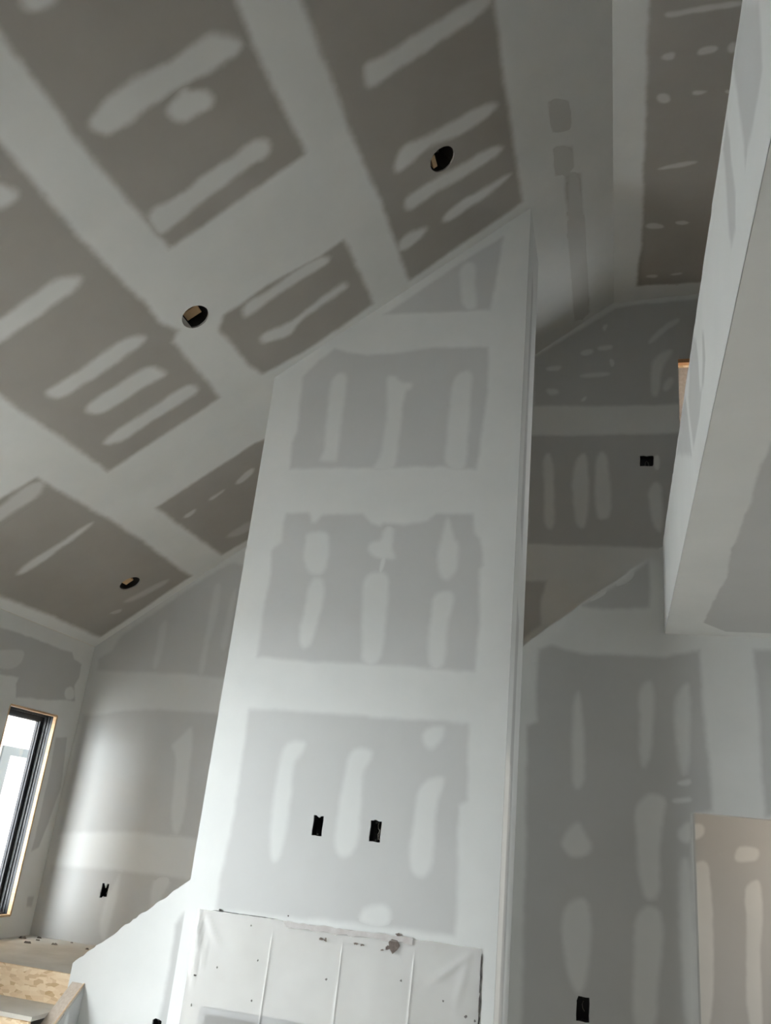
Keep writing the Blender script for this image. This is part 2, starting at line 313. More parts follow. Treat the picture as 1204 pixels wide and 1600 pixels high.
PAPER_TONE = {'chimney': ((0.575, 0.58, 0.575), (0.605, 0.61, 0.605)), 'wall': ((0.53, 0.535, 0.53), (0.56, 0.565, 0.56)), 'ceiling': ((0.345, 0.325, 0.295), (0.375, 0.355, 0.325))}
def mud_material(name, c0, c1, paper):
    """Joint compound feathered out over the board paper: per-vertex thickness 'coat', opacity 'cover'."""
    mt, nt, b, out = new_mat(name)
    n = noise(nt, 3.0, 4)
    r = ramp(nt, n.outputs['Fac'], [(0.3, c0), (0.7, c1)])
    np_ = noise(nt, 2.5, 4)
    rp = ramp(nt, np_.outputs['Fac'], [(0.3, paper[0]), (0.7, paper[1])])
    at = nt.nodes.new('ShaderNodeAttribute'); at.attribute_name = 'coat'
    n2 = noise(nt, 22.0, 3)
    ma = nt.nodes.new('ShaderNodeMath'); ma.operation = 'MULTIPLY_ADD'
    ma.inputs[1].default_value = 0.26; ma.inputs[2].default_value = -0.13
    nt.links.new(n2.outputs['Fac'], ma.inputs[0])
    ad = nt.nodes.new('ShaderNodeMath'); ad.operation = 'ADD'
    nt.links.new(at.outputs['Fac'], ad.inputs[0]); nt.links.new(ma.outputs[0], ad.inputs[1])
    mr = nt.nodes.new('ShaderNodeMapRange'); mr.interpolation_type = 'SMOOTHSTEP'
    mr.inputs['From Min'].default_value = 0.08; mr.inputs['From Max'].default_value = 0.92
    nt.links.new(ad.outputs[0], mr.inputs['Value'])
    op = nt.nodes.new('ShaderNodeAttribute'); op.attribute_name = 'cover'
    mu = nt.nodes.new('ShaderNodeMath'); mu.operation = 'MULTIPLY'
    nt.links.new(mr.outputs['Result'], mu.inputs[0]); nt.links.new(op.outputs['Fac'], mu.inputs[1])
    mx = nt.nodes.new('ShaderNodeMix'); mx.data_type = 'RGBA'
    nt.links.new(mu.outputs[0], mx.inputs[0])
    nt.links.new(rp.outputs['Color'], mx.inputs[6]); nt.links.new(r.outputs['Color'], mx.inputs[7])
    nt.links.new(mx.outputs[2], b.inputs['Base Color'])
    b.inputs['Roughness'].default_value = 0.85
    return mt

MAT = {}
for k in PAPER_TONE:
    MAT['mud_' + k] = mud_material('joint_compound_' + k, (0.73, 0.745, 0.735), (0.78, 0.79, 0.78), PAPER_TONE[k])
MAT['paper'] = mottled('grey_board_paper', *PAPER_TONE['wall'], 2.5, 0.9)
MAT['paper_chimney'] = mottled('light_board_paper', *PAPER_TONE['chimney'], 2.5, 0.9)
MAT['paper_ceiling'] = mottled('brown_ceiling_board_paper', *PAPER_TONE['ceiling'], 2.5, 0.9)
MAT['stud'] = mottled('framing_lumber', (0.50, 0.33, 0.18), (0.62, 0.44, 0.26), 4, 0.8, stretch=(1, 1, 12))
MAT['pine'] = mottled('raw_pine', (0.56, 0.38, 0.22), (0.70, 0.52, 0.33), 5, 0.75, stretch=(3, 3, 14))
MAT['header'] = mottled('orange_lumber', (0.48, 0.24, 0.10), (0.56, 0.30, 0.14), 6, 0.8)
MAT['plate'] = mottled('dusty_top_plate', (0.56, 0.47, 0.39), (0.66, 0.58, 0.50), 14, 0.85, stretch=(6, 1, 6))
MAT['floor'] = mottled('dusty_subfloor', (0.31, 0.28, 0.24), (0.44, 0.41, 0.36), 3, 0.9)
MAT['landing'] = mottled('dust_covered_plywood', (0.56, 0.54, 0.49), (0.68, 0.66, 0.61), 5, 0.95, 0.3, 60, detail=6)
MAT['black'] = mottled('black_plastic', (0.006, 0.006, 0.008), (0.012, 0.012, 0.014), 8, 0.5)
MAT['dark_liner'] = mottled('cavity_shade_and_tab', (0.02, 0.018, 0.016), (0.04, 0.034, 0.03), 10, 0.6)  # cavity shade given as dark colour; also on the box screw tabs
MAT['wire'] = mottled('wire_sheath', (0.16, 0.14, 0.12), (0.3, 0.27, 0.24), 12, 0.4)
MAT['frame'] = mottled('black_window_frame', (0.006, 0.008, 0.013), (0.010, 0.013, 0.020), 6, 0.5)
MAT['track'] = mottled('grey_window_track', (0.06, 0.065, 0.07), (0.09, 0.095, 0.10), 6, 0.6)
MAT['concrete'] = mottled('pale_ground', (0.74, 0.75, 0.75), (0.82, 0.83, 0.83), 0.7, 0.9)
MAT['porch'] = mottled('pale_blue_grey_paint', (0.045, 0.058, 0.066), (0.052, 0.066, 0.074), 3, 0.8)
MAT['render'] = mottled('pale_grey_render', (0.36, 0.37, 0.38), (0.42, 0.43, 0.44), 2, 0.9)
MAT['sky_reflection'] = mottled('white_sky_reflection', (0.84, 0.85, 0.86), (0.88, 0.89, 0.90), 2, 0.6)  # neighbour's glass: sky reflection painted as plain white
MAT['firebox'] = mottled('soot_black_metal', (0.012, 0.011, 0.011), (0.03, 0.028, 0.027), 6, 0.5)
MAT['steel'] = mottled('grey_steel_trim', (0.42, 0.45, 0.48), (0.52, 0.55, 0.58), 8, 0.4, metallic=0.6)
MAT['stain'] = mottled('brown_mud_stain', (0.11, 0.085, 0.075), (0.20, 0.165, 0.145), 40, 0.9)
MAT['tape'] = mottled('pinkish_tape', (0.50, 0.47, 0.46), (0.60, 0.58, 0.57), 30, 0.8)
MAT['speck'] = mottled('dark_speck', (0.05, 0.045, 0.045), (0.14, 0.13, 0.12), 30, 0.8)
MAT['scrap'] = mottled('dusty_scrap', (0.07, 0.06, 0.05), (0.22, 0.19, 0.16), 20, 0.9)

def osb_material():
    mt, nt, b, out = new_mat('oriented_strand_board')
    tc = nt.nodes.new('ShaderNodeTexCoord')
    mp = nt.nodes.new('ShaderNodeMapping'); mp.inputs['Scale'].default_value = (22, 22, 55)
    mp.inputs['Rotation'].default_value = (0, 0.5, 0)
    vo = nt.nodes.new('ShaderNodeTexVoronoi'); vo.inputs['Scale'].default_value = 1.0
    nt.links.new(tc.outputs['Object'], mp.inputs['Vector'])
    nt.links.new(mp.outputs['Vector'], vo.inputs['Vector'])
    sp = nt.nodes.new('ShaderNodeSeparateColor')
    nt.links.new(vo.outputs['Color'], sp.inputs['Color'])
    r = ramp(nt, sp.outputs['Red'], [(0.0, (0.55, 0.36, 0.19)), (0.3, (0.76, 0.57, 0.37)), (1.0, (0.86, 0.70, 0.50))])
    nt.links.new(r.outputs['Color'], b.inputs['Base Color'])
    b.inputs['Roughness'].default_value = 0.75
    return mt
MAT['osb'] = osb_material()

def glass_material():
    mt, nt, b, out = new_mat('window_glass')
    nt.nodes.remove(b)
    t = nt.nodes.new('ShaderNodeBsdfTransparent'); t.inputs['Color'].default_value = (0.95, 0.97, 0.97, 1)
    gl = nt.nodes.new('ShaderNodeBsdfGlossy'); gl.inputs['Roughness'].default_value = 0.02
    mx = nt.nodes.new('ShaderNodeMixShader')
    mx.inputs['Fac'].default_value = 0.05
    nt.links.new(t.outputs[0], mx.inputs[1]); nt.links.new(gl.outputs[0], mx.inputs[2])
    nt.links.new(mx.outputs[0], out.inputs['Surface'])
    return mt
MAT['glass'] = glass_material()

def film_material():
    """Thin dusty polyethylene film: part see-through, part milky, with a gloss."""
    mt, nt, b, out = new_mat('polyethylene_film')
    nf = noise(nt, 3.0, 3)
    rf = ramp(nt, nf.outputs['Fac'], [(0.35, (0.78, 0.755, 0.735)), (0.65, (0.86, 0.845, 0.83))])
    nt.links.new(rf.outputs['Color'], b.inputs['Base Color'])
    b.inputs['Roughness'].default_value = 0.22
    b.inputs['Specular IOR Level'].default_value = 0.6
    t = nt.nodes.new('ShaderNodeBsdfTransparent'); t.inputs['Color'].default_value = (0.97, 0.965, 0.96, 1)
    mx = nt.nodes.new('ShaderNodeMixShader')
    mx.inputs['Fac'].default_value = 0.40
    nt.links.new(t.outputs[0], mx.inputs[1]); nt.links.new(b.outputs[0], mx.inputs[2])
    nt.links.new(mx.outputs[0], out.inputs['Surface'])
    return mt
MAT['film'] = film_material()

# ------------------------------------------------------------------ object helpers
def tag(o, label, cat, group=None, kind=None):
    o['label'] = label
    o['category'] = cat
    if group: o['group'] = group
    if kind: o['kind'] = kind
    return o

def link(name, verts, faces, mat, parent=None, smooth=False, attrs=None):
    me = bpy.data.meshes.new(name)
    me.from_pydata([tuple(float(c) for c in v) for v in verts], [], [tuple(int(i) for i in f) for f in faces])
    me.materials.append(MAT[mat])
    if attrs:
        for k, vals in attrs.items():
            a = me.attributes.new(k, 'FLOAT', 'POINT')
            a.data.foreach_set('value', np.asarray(vals, dtype=np.float32))
    if smooth:
        me.polygons.foreach_set('use_smooth', [True] * len(me.polygons))
    me.update()
    o = bpy.data.objects.new(name, me)
    COL.objects.link(o)
    if parent: o.parent = parent
    return o

def empty(name, loc, rz=0.0):
    o = bpy.data.objects.new(name, None)
    o.empty_display_size = 0.1
    o.location = loc
    o.rotation_euler = (0, 0, rz)
    COL.objects.link(o)
    return o

class MB:
    """Collects shapes that become one mesh."""
    def __init__(s): s.v, s.f = [], []
    def box(s, x0, x1, y0, y1, z0, z1):
        b = len(s.v)
        s.v += [(x, y, z) for z in (z0, z1) for y in (y0, y1) for x in (x0, x1)]
        s.f += [tuple(b + i for i in q) for q in ((0, 2, 3, 1), (4, 5, 7, 6), (0, 1, 5, 4), (2, 6, 7, 3), (0, 4, 6, 2), (1, 3, 7, 5))]
        return s
    def prism(s, poly, fn, h0, h1):
        """poly in (u, v), extruded between heights h0 and h1 with fn(u, v, h) -> point"""
        b = len(s.v); n = len(poly)
        s.v += [fn(u, v, h0) for u, v in poly] + [fn(u, v, h1) for u, v in poly]
        tris = tessellate_polygon([[Vector((u, v, 0)) for u, v in poly]])
        s.f += [tuple(b + i for i in t) for t in tris] + [tuple(b + n + i for i in t) for t in tris]
        s.f += [(b + i, b + (i + 1) % n, b + n + (i + 1) % n, b + n + i) for i in range(n)]
        return s
    def tube(s, pts, r, k=6):
        pts = [Vector(p) for p in pts]
        rings = []
        for i, p in enumerate(pts):
            t = (pts[min(i + 1, len(pts) - 1)] - pts[max(i - 1, 0)]).normalized()
            a = t.orthogonal().normalized(); c = t.cross(a)
            b = len(s.v)
            s.v += [tuple(p + r * (math.cos(2 * math.pi * j / k) * a + math.sin(2 * math.pi * j / k) * c)) for j in range(k)]
            rings.append(b)
        for a, b in zip(rings, rings[1:]):
            s.f += [(a + j, a + (j + 1) % k, b + (j + 1) % k, b + j) for j in range(k)]
        s.f += [tuple(rings[0] + j for j in range(k)), tuple(rings[-1] + j for j in range(k))]
        return s
    def build(s, name, mat, parent=None, smooth=False):
        return link(name, s.v, s.f, mat, parent, smooth)

# surfaces: (u, v, h) -> world, h measured out of the board into the room
nl1 = math.hypot(M1, 1.0); nl2 = math.hypot(M2, 1.0)
SURF = {
    'chimney': lambda u, v, h: (u, YC - h, v),
    'chside': lambda u, v, h: (XC1 + h, u, v),
    'chleft': lambda u, v, h: (XC0 - h, u, v),
    'stair': lambda u, v, h: (u, YS - h, v),
    'back': lambda u, v, h: (u, YB - h, v),
    'left': lambda u, v, h: (XL + h, u, v),
    'slope': lambda u, v, h: (u + h * M1 / nl1, v, Z1 + M1 * (u - X1) - h / nl1),
    'flat': lambda u, v, h: (u + h * M2 / nl2, v, Z1 + M2 * (u - X1) - h / nl2),
    'bulk': lambda u, v, h: (XB - h, u, v),
    'soffit': lambda u, v, h: (u, v, ZS - h),
    'rake': lambda u, v, h: (-3.18 + h, u, v),
}
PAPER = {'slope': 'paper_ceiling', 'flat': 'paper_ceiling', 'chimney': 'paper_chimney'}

def clip_rect(poly, u0, u1, v0, v1):
    """Sutherland-Hodgman: polygon clipped by an axis-aligned rectangle"""
    def cut(ps, inside, inter):
        out = []
        for a, b in zip(ps, ps[1:] + ps[:1]):
            ia, ib = inside(a), inside(b)
            if ia: out.append(a)
            if ia != ib: out.append(inter(a, b))
        return out
    def iu(c): return lambda a, b: (c, a[1] + (b[1] - a[1]) * (c - a[0]) / (b[0] - a[0]))
    def iv(c): return lambda a, b: (a[0] + (b[0] - a[0]) * (c - a[1]) / (b[1] - a[1]), c)
    ps = list(poly)
    for test, inter in ((lambda p: p[0] >= u0, iu(u0)), (lambda p: p[0] <= u1, iu(u1)), (lambda p: p[1] >= v0, iv(v0)), (lambda p: p[1] <= v1, iv(v1))):
        if ps: ps = cut(ps, test, inter)
    res = []
    for p in ps:
        if not res or math.hypot(p[0] - res[-1][0], p[1] - res[-1][1]) > 1e-5: res.append(p)
    if len(res) > 1 and math.hypot(res[0][0] - res[-1][0], res[0][1] - res[-1][1]) < 1e-5: res.pop()
    return res

def minus_rects(rect, cuts):
    out = [rect]
    for c0, c1, d0, d1 in cuts:
        nxt = []
        for a0, a1, b0, b1 in out:
            if c0 >= a1 or c1 <= a0 or d0 >= b1 or d1 <= b0:
                nxt.append((a0, a1, b0, b1)); continue
            if d0 > b0: nxt.append((a0, a1, b0, d0))
            if d1 < b1: nxt.append((a0, a1, d1, b1))
            if c0 > a0: nxt.append((a0, c0, max(b0, d0), min(b1, d1)))
            if c1 < a1: nxt.append((c1, a1, max(b0, d0), min(b1, d1)))
        out = nxt
    return out

def area(p): return 0.5 * sum(a[0] * b[1] - b[0] * a[1] for a, b in zip(p, p[1:] + p[:1]))

def sheets(root, surf, outline, rects, cuts=(), holes=(), mat=None):
    """Drywall sheets, each an object of its own, butted with a hairline gap."""
    fn = SURF[surf]; g = 0.0006
    for rect in rects:
        for a0, a1, b0, b1 in minus_rects(rect, cuts):
            poly = clip_rect(outline, a0 + g, a1 - g, b0 + g, b1 - g)
            if len(poly) < 3 or abs(area(poly)) < 1e-4: continue
            hs = [h for h in holes if a0 < sum(p[0] for p in h) / len(h) < a1 and b0 < sum(p[1] for p in h) / len(h) < b1]
            loops = [poly] + hs
            flat = [p for l in loops for p in l]; n = len(flat)
            tris = tessellate_polygon([[Vector((u, v, 0)) for u, v in l] for l in loops])
            V = [fn(u, v, 0.0) for u, v in flat] + [fn(u, v, -BOARD) for u, v in flat]
            F = [tuple(t) for t in tris] + [tuple(n + i for i in reversed(t)) for t in tris]
            s = 0
            for l in loops:
                k = len(l)
                F += [(s + i, s + (i + 1) % k, n + s + (i + 1) % k, n + s + i) for i in range(k)]
                s += k
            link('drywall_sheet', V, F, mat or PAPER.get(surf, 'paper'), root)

# ---- joint compound
def sdf(P, poly):
    """signed distance, positive inside"""
    A = np.array(poly, float); B = np.roll(A, -1, axis=0)
    best = np.full(len(P), 1e9); inside = np.zeros(len(P), bool)
    for a, b in zip(A, B):
        ab = b - a; ap = P - a
        t = np.clip((ap @ ab) / (ab @ ab + 1e-12), 0, 1)
        best = np.minimum(best, np.hypot(*(ap - t[:, None] * ab).T))
        c = (a[1] > P[:, 1]) != (b[1] > P[:, 1])
        if abs(b[1] - a[1]) > 1e-12:
            inside ^= c & (P[:, 0] < a[0] + (P[:, 1] - a[1]) * ab[0] / (b[1] - a[1]))
    return np.where(inside, best, -best)

def nearest(P, poly):
    A = np.array(poly, float); B = np.roll(A, -1, axis=0)
    best = np.full(len(P), 1e9); Q = P.copy()
    for a, b in zip(A, B):
        ab = b - a
        t = np.clip(((P - a) @ ab) / (ab @ ab + 1e-12), 0, 1)
        q = a + t[:, None] * ab
        dd = np.hypot(*(P - q).T)
        k = dd < best
        best[k] = dd[k]; Q[k] = q[k]
    return Q

def wobble(P, amp, seed):
    r = np.random.RandomState(seed)
    o = np.zeros(len(P))
    for f in (5.0, 11.0, 23.0, 47.0):
        a, p1, p2 = r.rand(3) * 6.28
        o += np.sin(f * (P[:, 0] * math.cos(a) + P[:, 1] * math.sin(a)) + p1) * np.sin(f * 0.8 * (P[:, 1] * math.cos(a) - P[:, 0] * math.sin(a)) + p2) / math.sqrt(f)
    return o * amp * 2.2

def rounded(poly, it=2):
    p = [np.array(q, float) for q in poly]
    for _ in range(it):
        q = []
        for a, b in zip(p, p[1:] + p[:1]):
            q += [0.75 * a + 0.25 * b, 0.25 * a + 0.75 * b]
        p = q
    return [tuple(q) for q in p]

ORDER = [0]
NETS = {}          # seam coats already laid, per surface: patches blend into them
def net_coat(P, bare, feather, w):
    dist = np.full(len(P), 1e9)
    for b in bare:
        lo_b, hi_b = np.array(b).min(0) - 0.1, np.array(b).max(0) + 0.1
        k = np.all((P > lo_b) & (P < hi_b), axis=1)
        if k.any(): dist[k] = np.minimum(dist[k], -sdf(P[k], b))
    return np.clip(0.5 + (dist + w) / feather, 0, 1)
def compound(root, surf, outline=None, bare=(), patch=None, holes=(), feather=0.03, cell=0.013, cover=1.0, wob=0.005, name='joint_compound'):
    """A coat of joint compound: either a whole outline less the bare panels, or one brushed patch."""
    fn = SURF[surf]; ORDER[0] += 1
    if patch is not None:
        pts = rounded(patch); arr = np.array(pts)
        girth = 2 * abs(area(pts)) / sum(math.hypot(q[0] - p[0], q[1] - p[1]) for p, q in zip(pts, pts[1:] + pts[:1]))
        feather = min(feather, 1.1 * girth); pad = feather + 0.01
        lo, hi = arr.min(0) - pad, arr.max(0) + pad
    else:
        arr = np.array(outline); lo, hi = arr.min(0), arr.max(0)
    nu = max(2, int(math.ceil((hi[0] - lo[0]) / cell))); nv = max(2, int(math.ceil((hi[1] - lo[1]) / cell)))
    U, V = np.meshgrid(np.linspace(lo[0], hi[0], nu + 1), np.linspace(lo[1], hi[1], nv + 1), indexing='ij')
    P = np.stack([U.ravel(), V.ravel()], 1)
    w = wobble(P, wob, ORDER[0])
    if patch is not None:
        own = np.clip(0.5 + (sdf(P, pts) + w) / feather, 0, 1)
        under = np.zeros(len(P))
        for ol, br, ft, wb_, sd in NETS.get(surf, ()):
            k = sdf(P, ol) > 0
            if k.any(): under[k] = np.maximum(under[k], net_coat(P[k], br, ft, wobble(P[k], wb_, sd)))
        coat = np.maximum(own, under)
        cov = np.where(under > own, 1.0, cover)
    else:
        coat = own = net_coat(P, bare, feather, w)
        cov = np.full(len(P), cover)
        NETS.setdefault(surf, []).append((outline, bare, feather, wob, ORDER[0]))
    drop = np.zeros(len(P), bool)
    if outline is not None:
        out = sdf(P, outline) < -1e-6
        if out.any():
            P[out] = nearest(P[out], outline); drop |= out
    for h in holes:
        k = np.all((P > np.array(h).min(0)) & (P < np.array(h).max(0)), axis=1)
        if k.any():
            kk = np.where(k)[0]; ins = sdf(P[kk], h) > 0; kk = kk[ins]
            if len(kk): P[kk] = nearest(P[kk], h); drop[kk] = True
    I = np.arange(len(P)).reshape(nu + 1, nv + 1)
    Q = np.stack([I[:-1, :-1], I[1:, :-1], I[1:, 1:], I[:-1, 1:]], -1).reshape(-1, 4)
    keep = (own[Q].max(1) > 0.0) & ~drop[Q].all(1)
    Q = Q[keep]
    used, inv = np.unique(Q, return_inverse=True); Q = inv.reshape(-1, 4)
    P, coat, own, cov = P[used], coat[used], own[used], cov[used]
    h = 0.00015 + 0.00005 * (ORDER[0] % 9) + 0.0006 * own * own
    X = fn(P[:, 0], P[:, 1], h)
    verts = np.stack([np.broadcast_to(c, (len(P),)) for c in X], 1)
    me = bpy.data.meshes.new(name)
    me.vertices.add(len(verts)); me.vertices.foreach_set('co', verts.astype(np.float32).ravel())
    me.loops.add(len(Q) * 4); me.loops.foreach_set('vertex_index', Q.astype(np.int32).ravel())
    me.polygons.add(len(Q)); me.polygons.foreach_set('loop_start', np.arange(0, len(Q) * 4, 4, dtype=np.int32))
    me.update(calc_edges=True)
    for k, vals in (('coat', coat), ('cover', cov)):
        a = me.attributes.new(k, 'FLOAT', 'POINT'); a.data.foreach_set('value', vals.astype(np.float32))
    me.polygons.foreach_set('use_smooth', np.ones(len(Q), bool))
    me.materials.append(MAT['mud_' + PAPER.get(surf, 'paper_wall')[6:]])
    me.validate()
    o = bpy.data.objects.new(name, me)
    COL.objects.link(o); o.parent = root
    return o

def ragged(p, q, n, amp, seed):
    """points from p towards q, torn a little off the straight line"""
    r = random.Random(seed); out = []
    dx, dy = q[0] - p[0], q[1] - p[1]; L = math.hypot(dx, dy); nx, ny = -dy / L, dx / L
    for i in range(n):
        t = (i + 0.6 * (r.random() - 0.5) * (0 < i)) / n
        a = 0 if i == 0 else (r.random() - 0.6) * amp
        out.append((p[0] + dx * t + nx * a, p[1] + dy * t + ny * a))
    return out

def rect_poly(u0, u1, v0, v1): return [(u0, v0), (u1, v0), (u1, v1), (u0, v1)]
def circle(cu, cv, ru, rv, n=28, seed=0):
    r = random.Random(seed)
    return [(cu + ru * math.cos(2 * math.pi * i / n) * (1 + 0.03 * (r.random() - 0.5)), cv + rv * math.sin(2 * math.pi * i / n) * (1 + 0.03 * (r.random() - 0.5))) for i in range(n)]
def torn_rect(cu, cv, w, h, seed, tears=()):
    """a box cut-out with knife slips; tears: (side, position, depth)"""
    r = random.Random(seed); pts = []
    cs = [(cu - w / 2, cv - h / 2), (cu + w / 2, cv - h / 2), (cu + w / 2, cv + h / 2), (cu - w / 2, cv + h / 2)]
    for k, (a, b) in enumerate(zip(cs, cs[1:] + cs[:1])):
        pts.append(a)
        nx, ny = -(b[1] - a[1]), b[0] - a[0]; L = math.hypot(nx, ny); nx, ny = nx / L, ny / L
        marks = sorted([(t, d) for s, t, d in tears if s == k] + [(0.25 + 0.1 * r.random(), 0.0015), (0.7 + 0.1 * r.random(), -0.0015)])
        for t, d in marks:
            pts.append((a[0] + (b[0] - a[0]) * t + nx * d, a[1] + (b[1] - a[1]) * t + ny * d))
    return pts

# cut-outs for electrical boxes and recessed lights: surface, outline
BOX = {
    'chimney_l': ('chimney', -1.584, 1.821, 0.058, 0.104, [(2, .45, .010)]),
    'chimney_r': ('chimney', -1.254, 1.823, 0.062, 0.106, [(2, .60, -.008)]),
    'stair_r': ('stair', -0.175, 1.046, 0.068, 0.118, []),
    'stair_l': ('stair', -2.652, 0.600, 0.060, 0.100, []),
    'back_l': ('back', -3.861, 1.182, 0.062, 0.105, [(2, .45, .032), (0, .45, .016)]),
    'back_r': ('back', 0.235, 4.821, 0.105, 0.095, [(2, .5, .004)]),
}
HOLES = {}
for k, (s, cu, cv, w, h, tears) in BOX.items():
    HOLES.setdefault(s, []).append(torn_rect(cu, cv, w, h, hash(k) % 97 if False else len(k) * 7 + int(abs(cu) * 100), tears))
CANS = [(-2.433, 3.753), (-1.013, 3.798), (-3.864, 5.845)]
CAN_R = 0.085
HOLES['slope'] = [circle(u, v, CAN_R / nl1, CAN_R, 30, i) for i, (u, v) in enumerate(CANS)]

# ================================================================== THE SETTING
def struct(o, label, cat):
    return tag(o, label, cat, kind='structure')

# floor and ground
floor = struct(MB().box(XL - .2, XR + .2, YREAR - .2, 9.2, -0.25, 0).build('floor', 'floor'), 'dusty bare subfloor of the unfinished room', 'floor')
ground = struct(MB().box(-60, 60, -60, 60, -0.8, -0.5).build('ground', 'concrete'), 'pale ground outside the house', 'ground')

# ---- left wall (low side of the vault) with the stair-landing window
ZLW = vault(XL)
wl = MB()
cutsL = [(u0, u1, z0, z1) for s, p, u0, u1, z0, z1 in WINDOWS if s == 'left']
for a0, a1, b0, b1 in minus_rects((YREAR - .2, 9.2, 0, ZLW + .4), cutsL):
    wl.box(XL - 0.16, XL - 0.10, a0, a1, b0, b1)
wall_left = struct(wl.build('wall_left', 'osb'), 'low grey drywall side wall with the narrow stair window', 'wall')
colsL = [YREAR, -1.6, 0.84, 3.28, 5.13, YB]
rowsL = [0.0, 1.22, 2.44, ZLW]
outL = rect_poly(YREAR, YB, 0, ZLW)
sheets(wall_left, 'left', outL, [(a, b, c, e) for a, b in zip(colsL, colsL[1:]) for c, e in zip(rowsL, rowsL[1:])], cutsL)
# reveal boards of the big out-of-view window
for u0, u1, z0, z1 in cutsL[1:]:
    MB().box(XL - .12, XL - .0127, u0 - .02, u0, z0, z1).box(XL - .12, XL - .0127, u1, u1 + .02, z0, z1).box(XL - .12, XL - .0127, u0, u1, z0 - .02, z0).box(XL - .12, XL - .0127, u0, u1, z1, z1 + .02).build('window_buck', 'pine', wall_left)
w1 = cutsL[0]
outL1 = rect_poly(4.4, YB - .001, ZL, ZLW - .001)
compound(wall_left, 'left', outL1, BARE['left'], holes=[rect_poly(*w1)], feather=0.03)
compound(wall_left, 'left', patch=STRIPS['left'][0], cover=0.5)
compound(wall_left, 'left', patch=STRIPS['left'][1], cover=0.9)

# ---- back wall behind the stairs, loft and hall
DOOR_UP = (0.497, 1.35, ZT, 5.757)
outB = [(XL, 0), (XR, 0), (XR, vault(XR)), (X1, Z1), (XL, ZLW)]
wb = MB()
for a0, a1, b0, b1 in minus_rects((XL - .2, XR + .2, 0, 7.7), [DOOR_UP]):
    wb.box(a0, a1, YB + 0.10, YB + 0.14, b0, b1)
wall_back = struct(wb.build('wall_back', 'osb'), 'tall dark grey drywall back wall behind the stairs', 'wall')
rowsB = [0, ZL, 1.48, 2.76, 3.98, 5.20, 6.42, 7.0]
colsB = [XL, -1.9, 0.50, 2.94, XR]
sheets(wall_back, 'back', outB, [(a, b, c, e) for a, b in zip(colsB, colsB[1:]) for c, e in (zip(rowsB, rowsB[1:]) if a < 0.4 else zip([0] + rowsB[3:], rowsB[3:]))], [DOOR_UP], HOLES['back'])
outBR = [(XC1 - .6, 3.0), (0.49, 3.0), (0.49, 5.77), (1.8, 5.77), (1.8, vault(1.8)), (X1, Z1), (XC1 - .6, vault(XC1 - .6))]
outBL = [(XL + .001, ZL), (-1.9, ZL), (-1.9, vault(-1.9)), (XL + .001, ZLW)]
compound(wall_back, 'back', outBR, BARE['back'][:3], holes=HOLES['back'], feather=0.05)
compound(wall_back, 'back', outBL, BARE['back'][3:], holes=HOLES['back'], feather=0.06, cover=0.55)
for i, s in enumerate(STRIPS['back']):
    cov = 0.8 if i < 11 else (0.9 if i < 16 else (0.3 if i < 19 else 0.45))
    compound(wall_back, 'back', patch=s, holes=HOLES['back'], feather=0.055, cover=cov)
for s in STRIPS['hall']:
    compound(wall_back, 'back', patch=s, feather=0.03, cover=0.95)

# ---- upper doorway in the back wall with its raw lumber header
door = struct(MB().box(DOOR_UP[0] - .04, DOOR_UP[0] - .002, YB + .014, YB + .098, ZT, DOOR_UP[3] - .07).build('door_1', 'stud'), 'unfinished upstairs doorway with orange lumber header', 'doorway')
MB().box(DOOR_UP[0] + .0005, DOOR_UP[1], YB - .003, YB + .045, DOOR_UP[3] - 0.036, DOOR_UP[3] - .0005).build('header', 'header', door)
MB().box(DOOR_UP[1] + .002, DOOR_UP[1] + .04, YB + .014, YB + .098, ZT, DOOR_UP[3] - .07).build('jamb', 'stud', door)

# ---- room beyond the upper doorway
rb = MB().box(-1.2, 2.74, 9.0, 9.1, ZT, 7.6)
wall_bedroom = struct(rb.build('wall_far_room', 'tape'), 'pinkish primed wall of the room beyond the upstairs doorway', 'wall')
MB().box(-1.2, 2.74, YB + .14, 9.0, 7.6, 7.7).build('ceiling_board', 'tape', wall_bedroom)
MB().box(-1.3, -1.2, YB + .14, 9.1, ZT, 7.7).build('side_board', 'tape', wall_bedroom)
mb = MB()
for a0, a1, b0, b1 in minus_rects((YB + .14, 9.1, ZT, 7.7), [w[2:] for w in WINDOWS if w[0] == 'bedroom']):
    mb.box(2.6, 2.74, a0, a1, b0, b1)
mb.build('side_board', 'tape', wall_bedroom)
MB().box(-1.2, 2.6, YB + .14, 9.0, ZT - .1, ZT).build('floor_board', 'landing', wall_bedroom)

# ---- right and rear walls (out of view, they close the room)
cutsR = [(u0, u1, z0, z1) for s, p, u0, u1, z0, z1 in WINDOWS if s in ('right', 'hall', 'loft')]
wr = MB()
for a0, a1, b0, b1 in minus_rects((YREAR - .2, YB + .14, 0, 7.2), cutsR):
    wr.box(XR, XR + 0.14, a0, a1, b0, b1)
wall_right = struct(wr.build('wall_right', 'paper'), 'drywall side wall on the kitchen side', 'wall')
cutsF = [(u0, u1, z0, z1) for s, p, u0, u1, z0, z1 in WINDOWS if s == 'rear']
wr = MB()
for a0, a1, b0, b1 in minus_rects((XL - .16, XR, 0, 7.2), cutsF):
    wr.box(a0, a1, YREAR - 0.14, YREAR, b0, b1)
wall_rear = struct(wr.build('wall_rear', 'paper'), 'drywall wall behind the viewer with patio doors', 'wall')

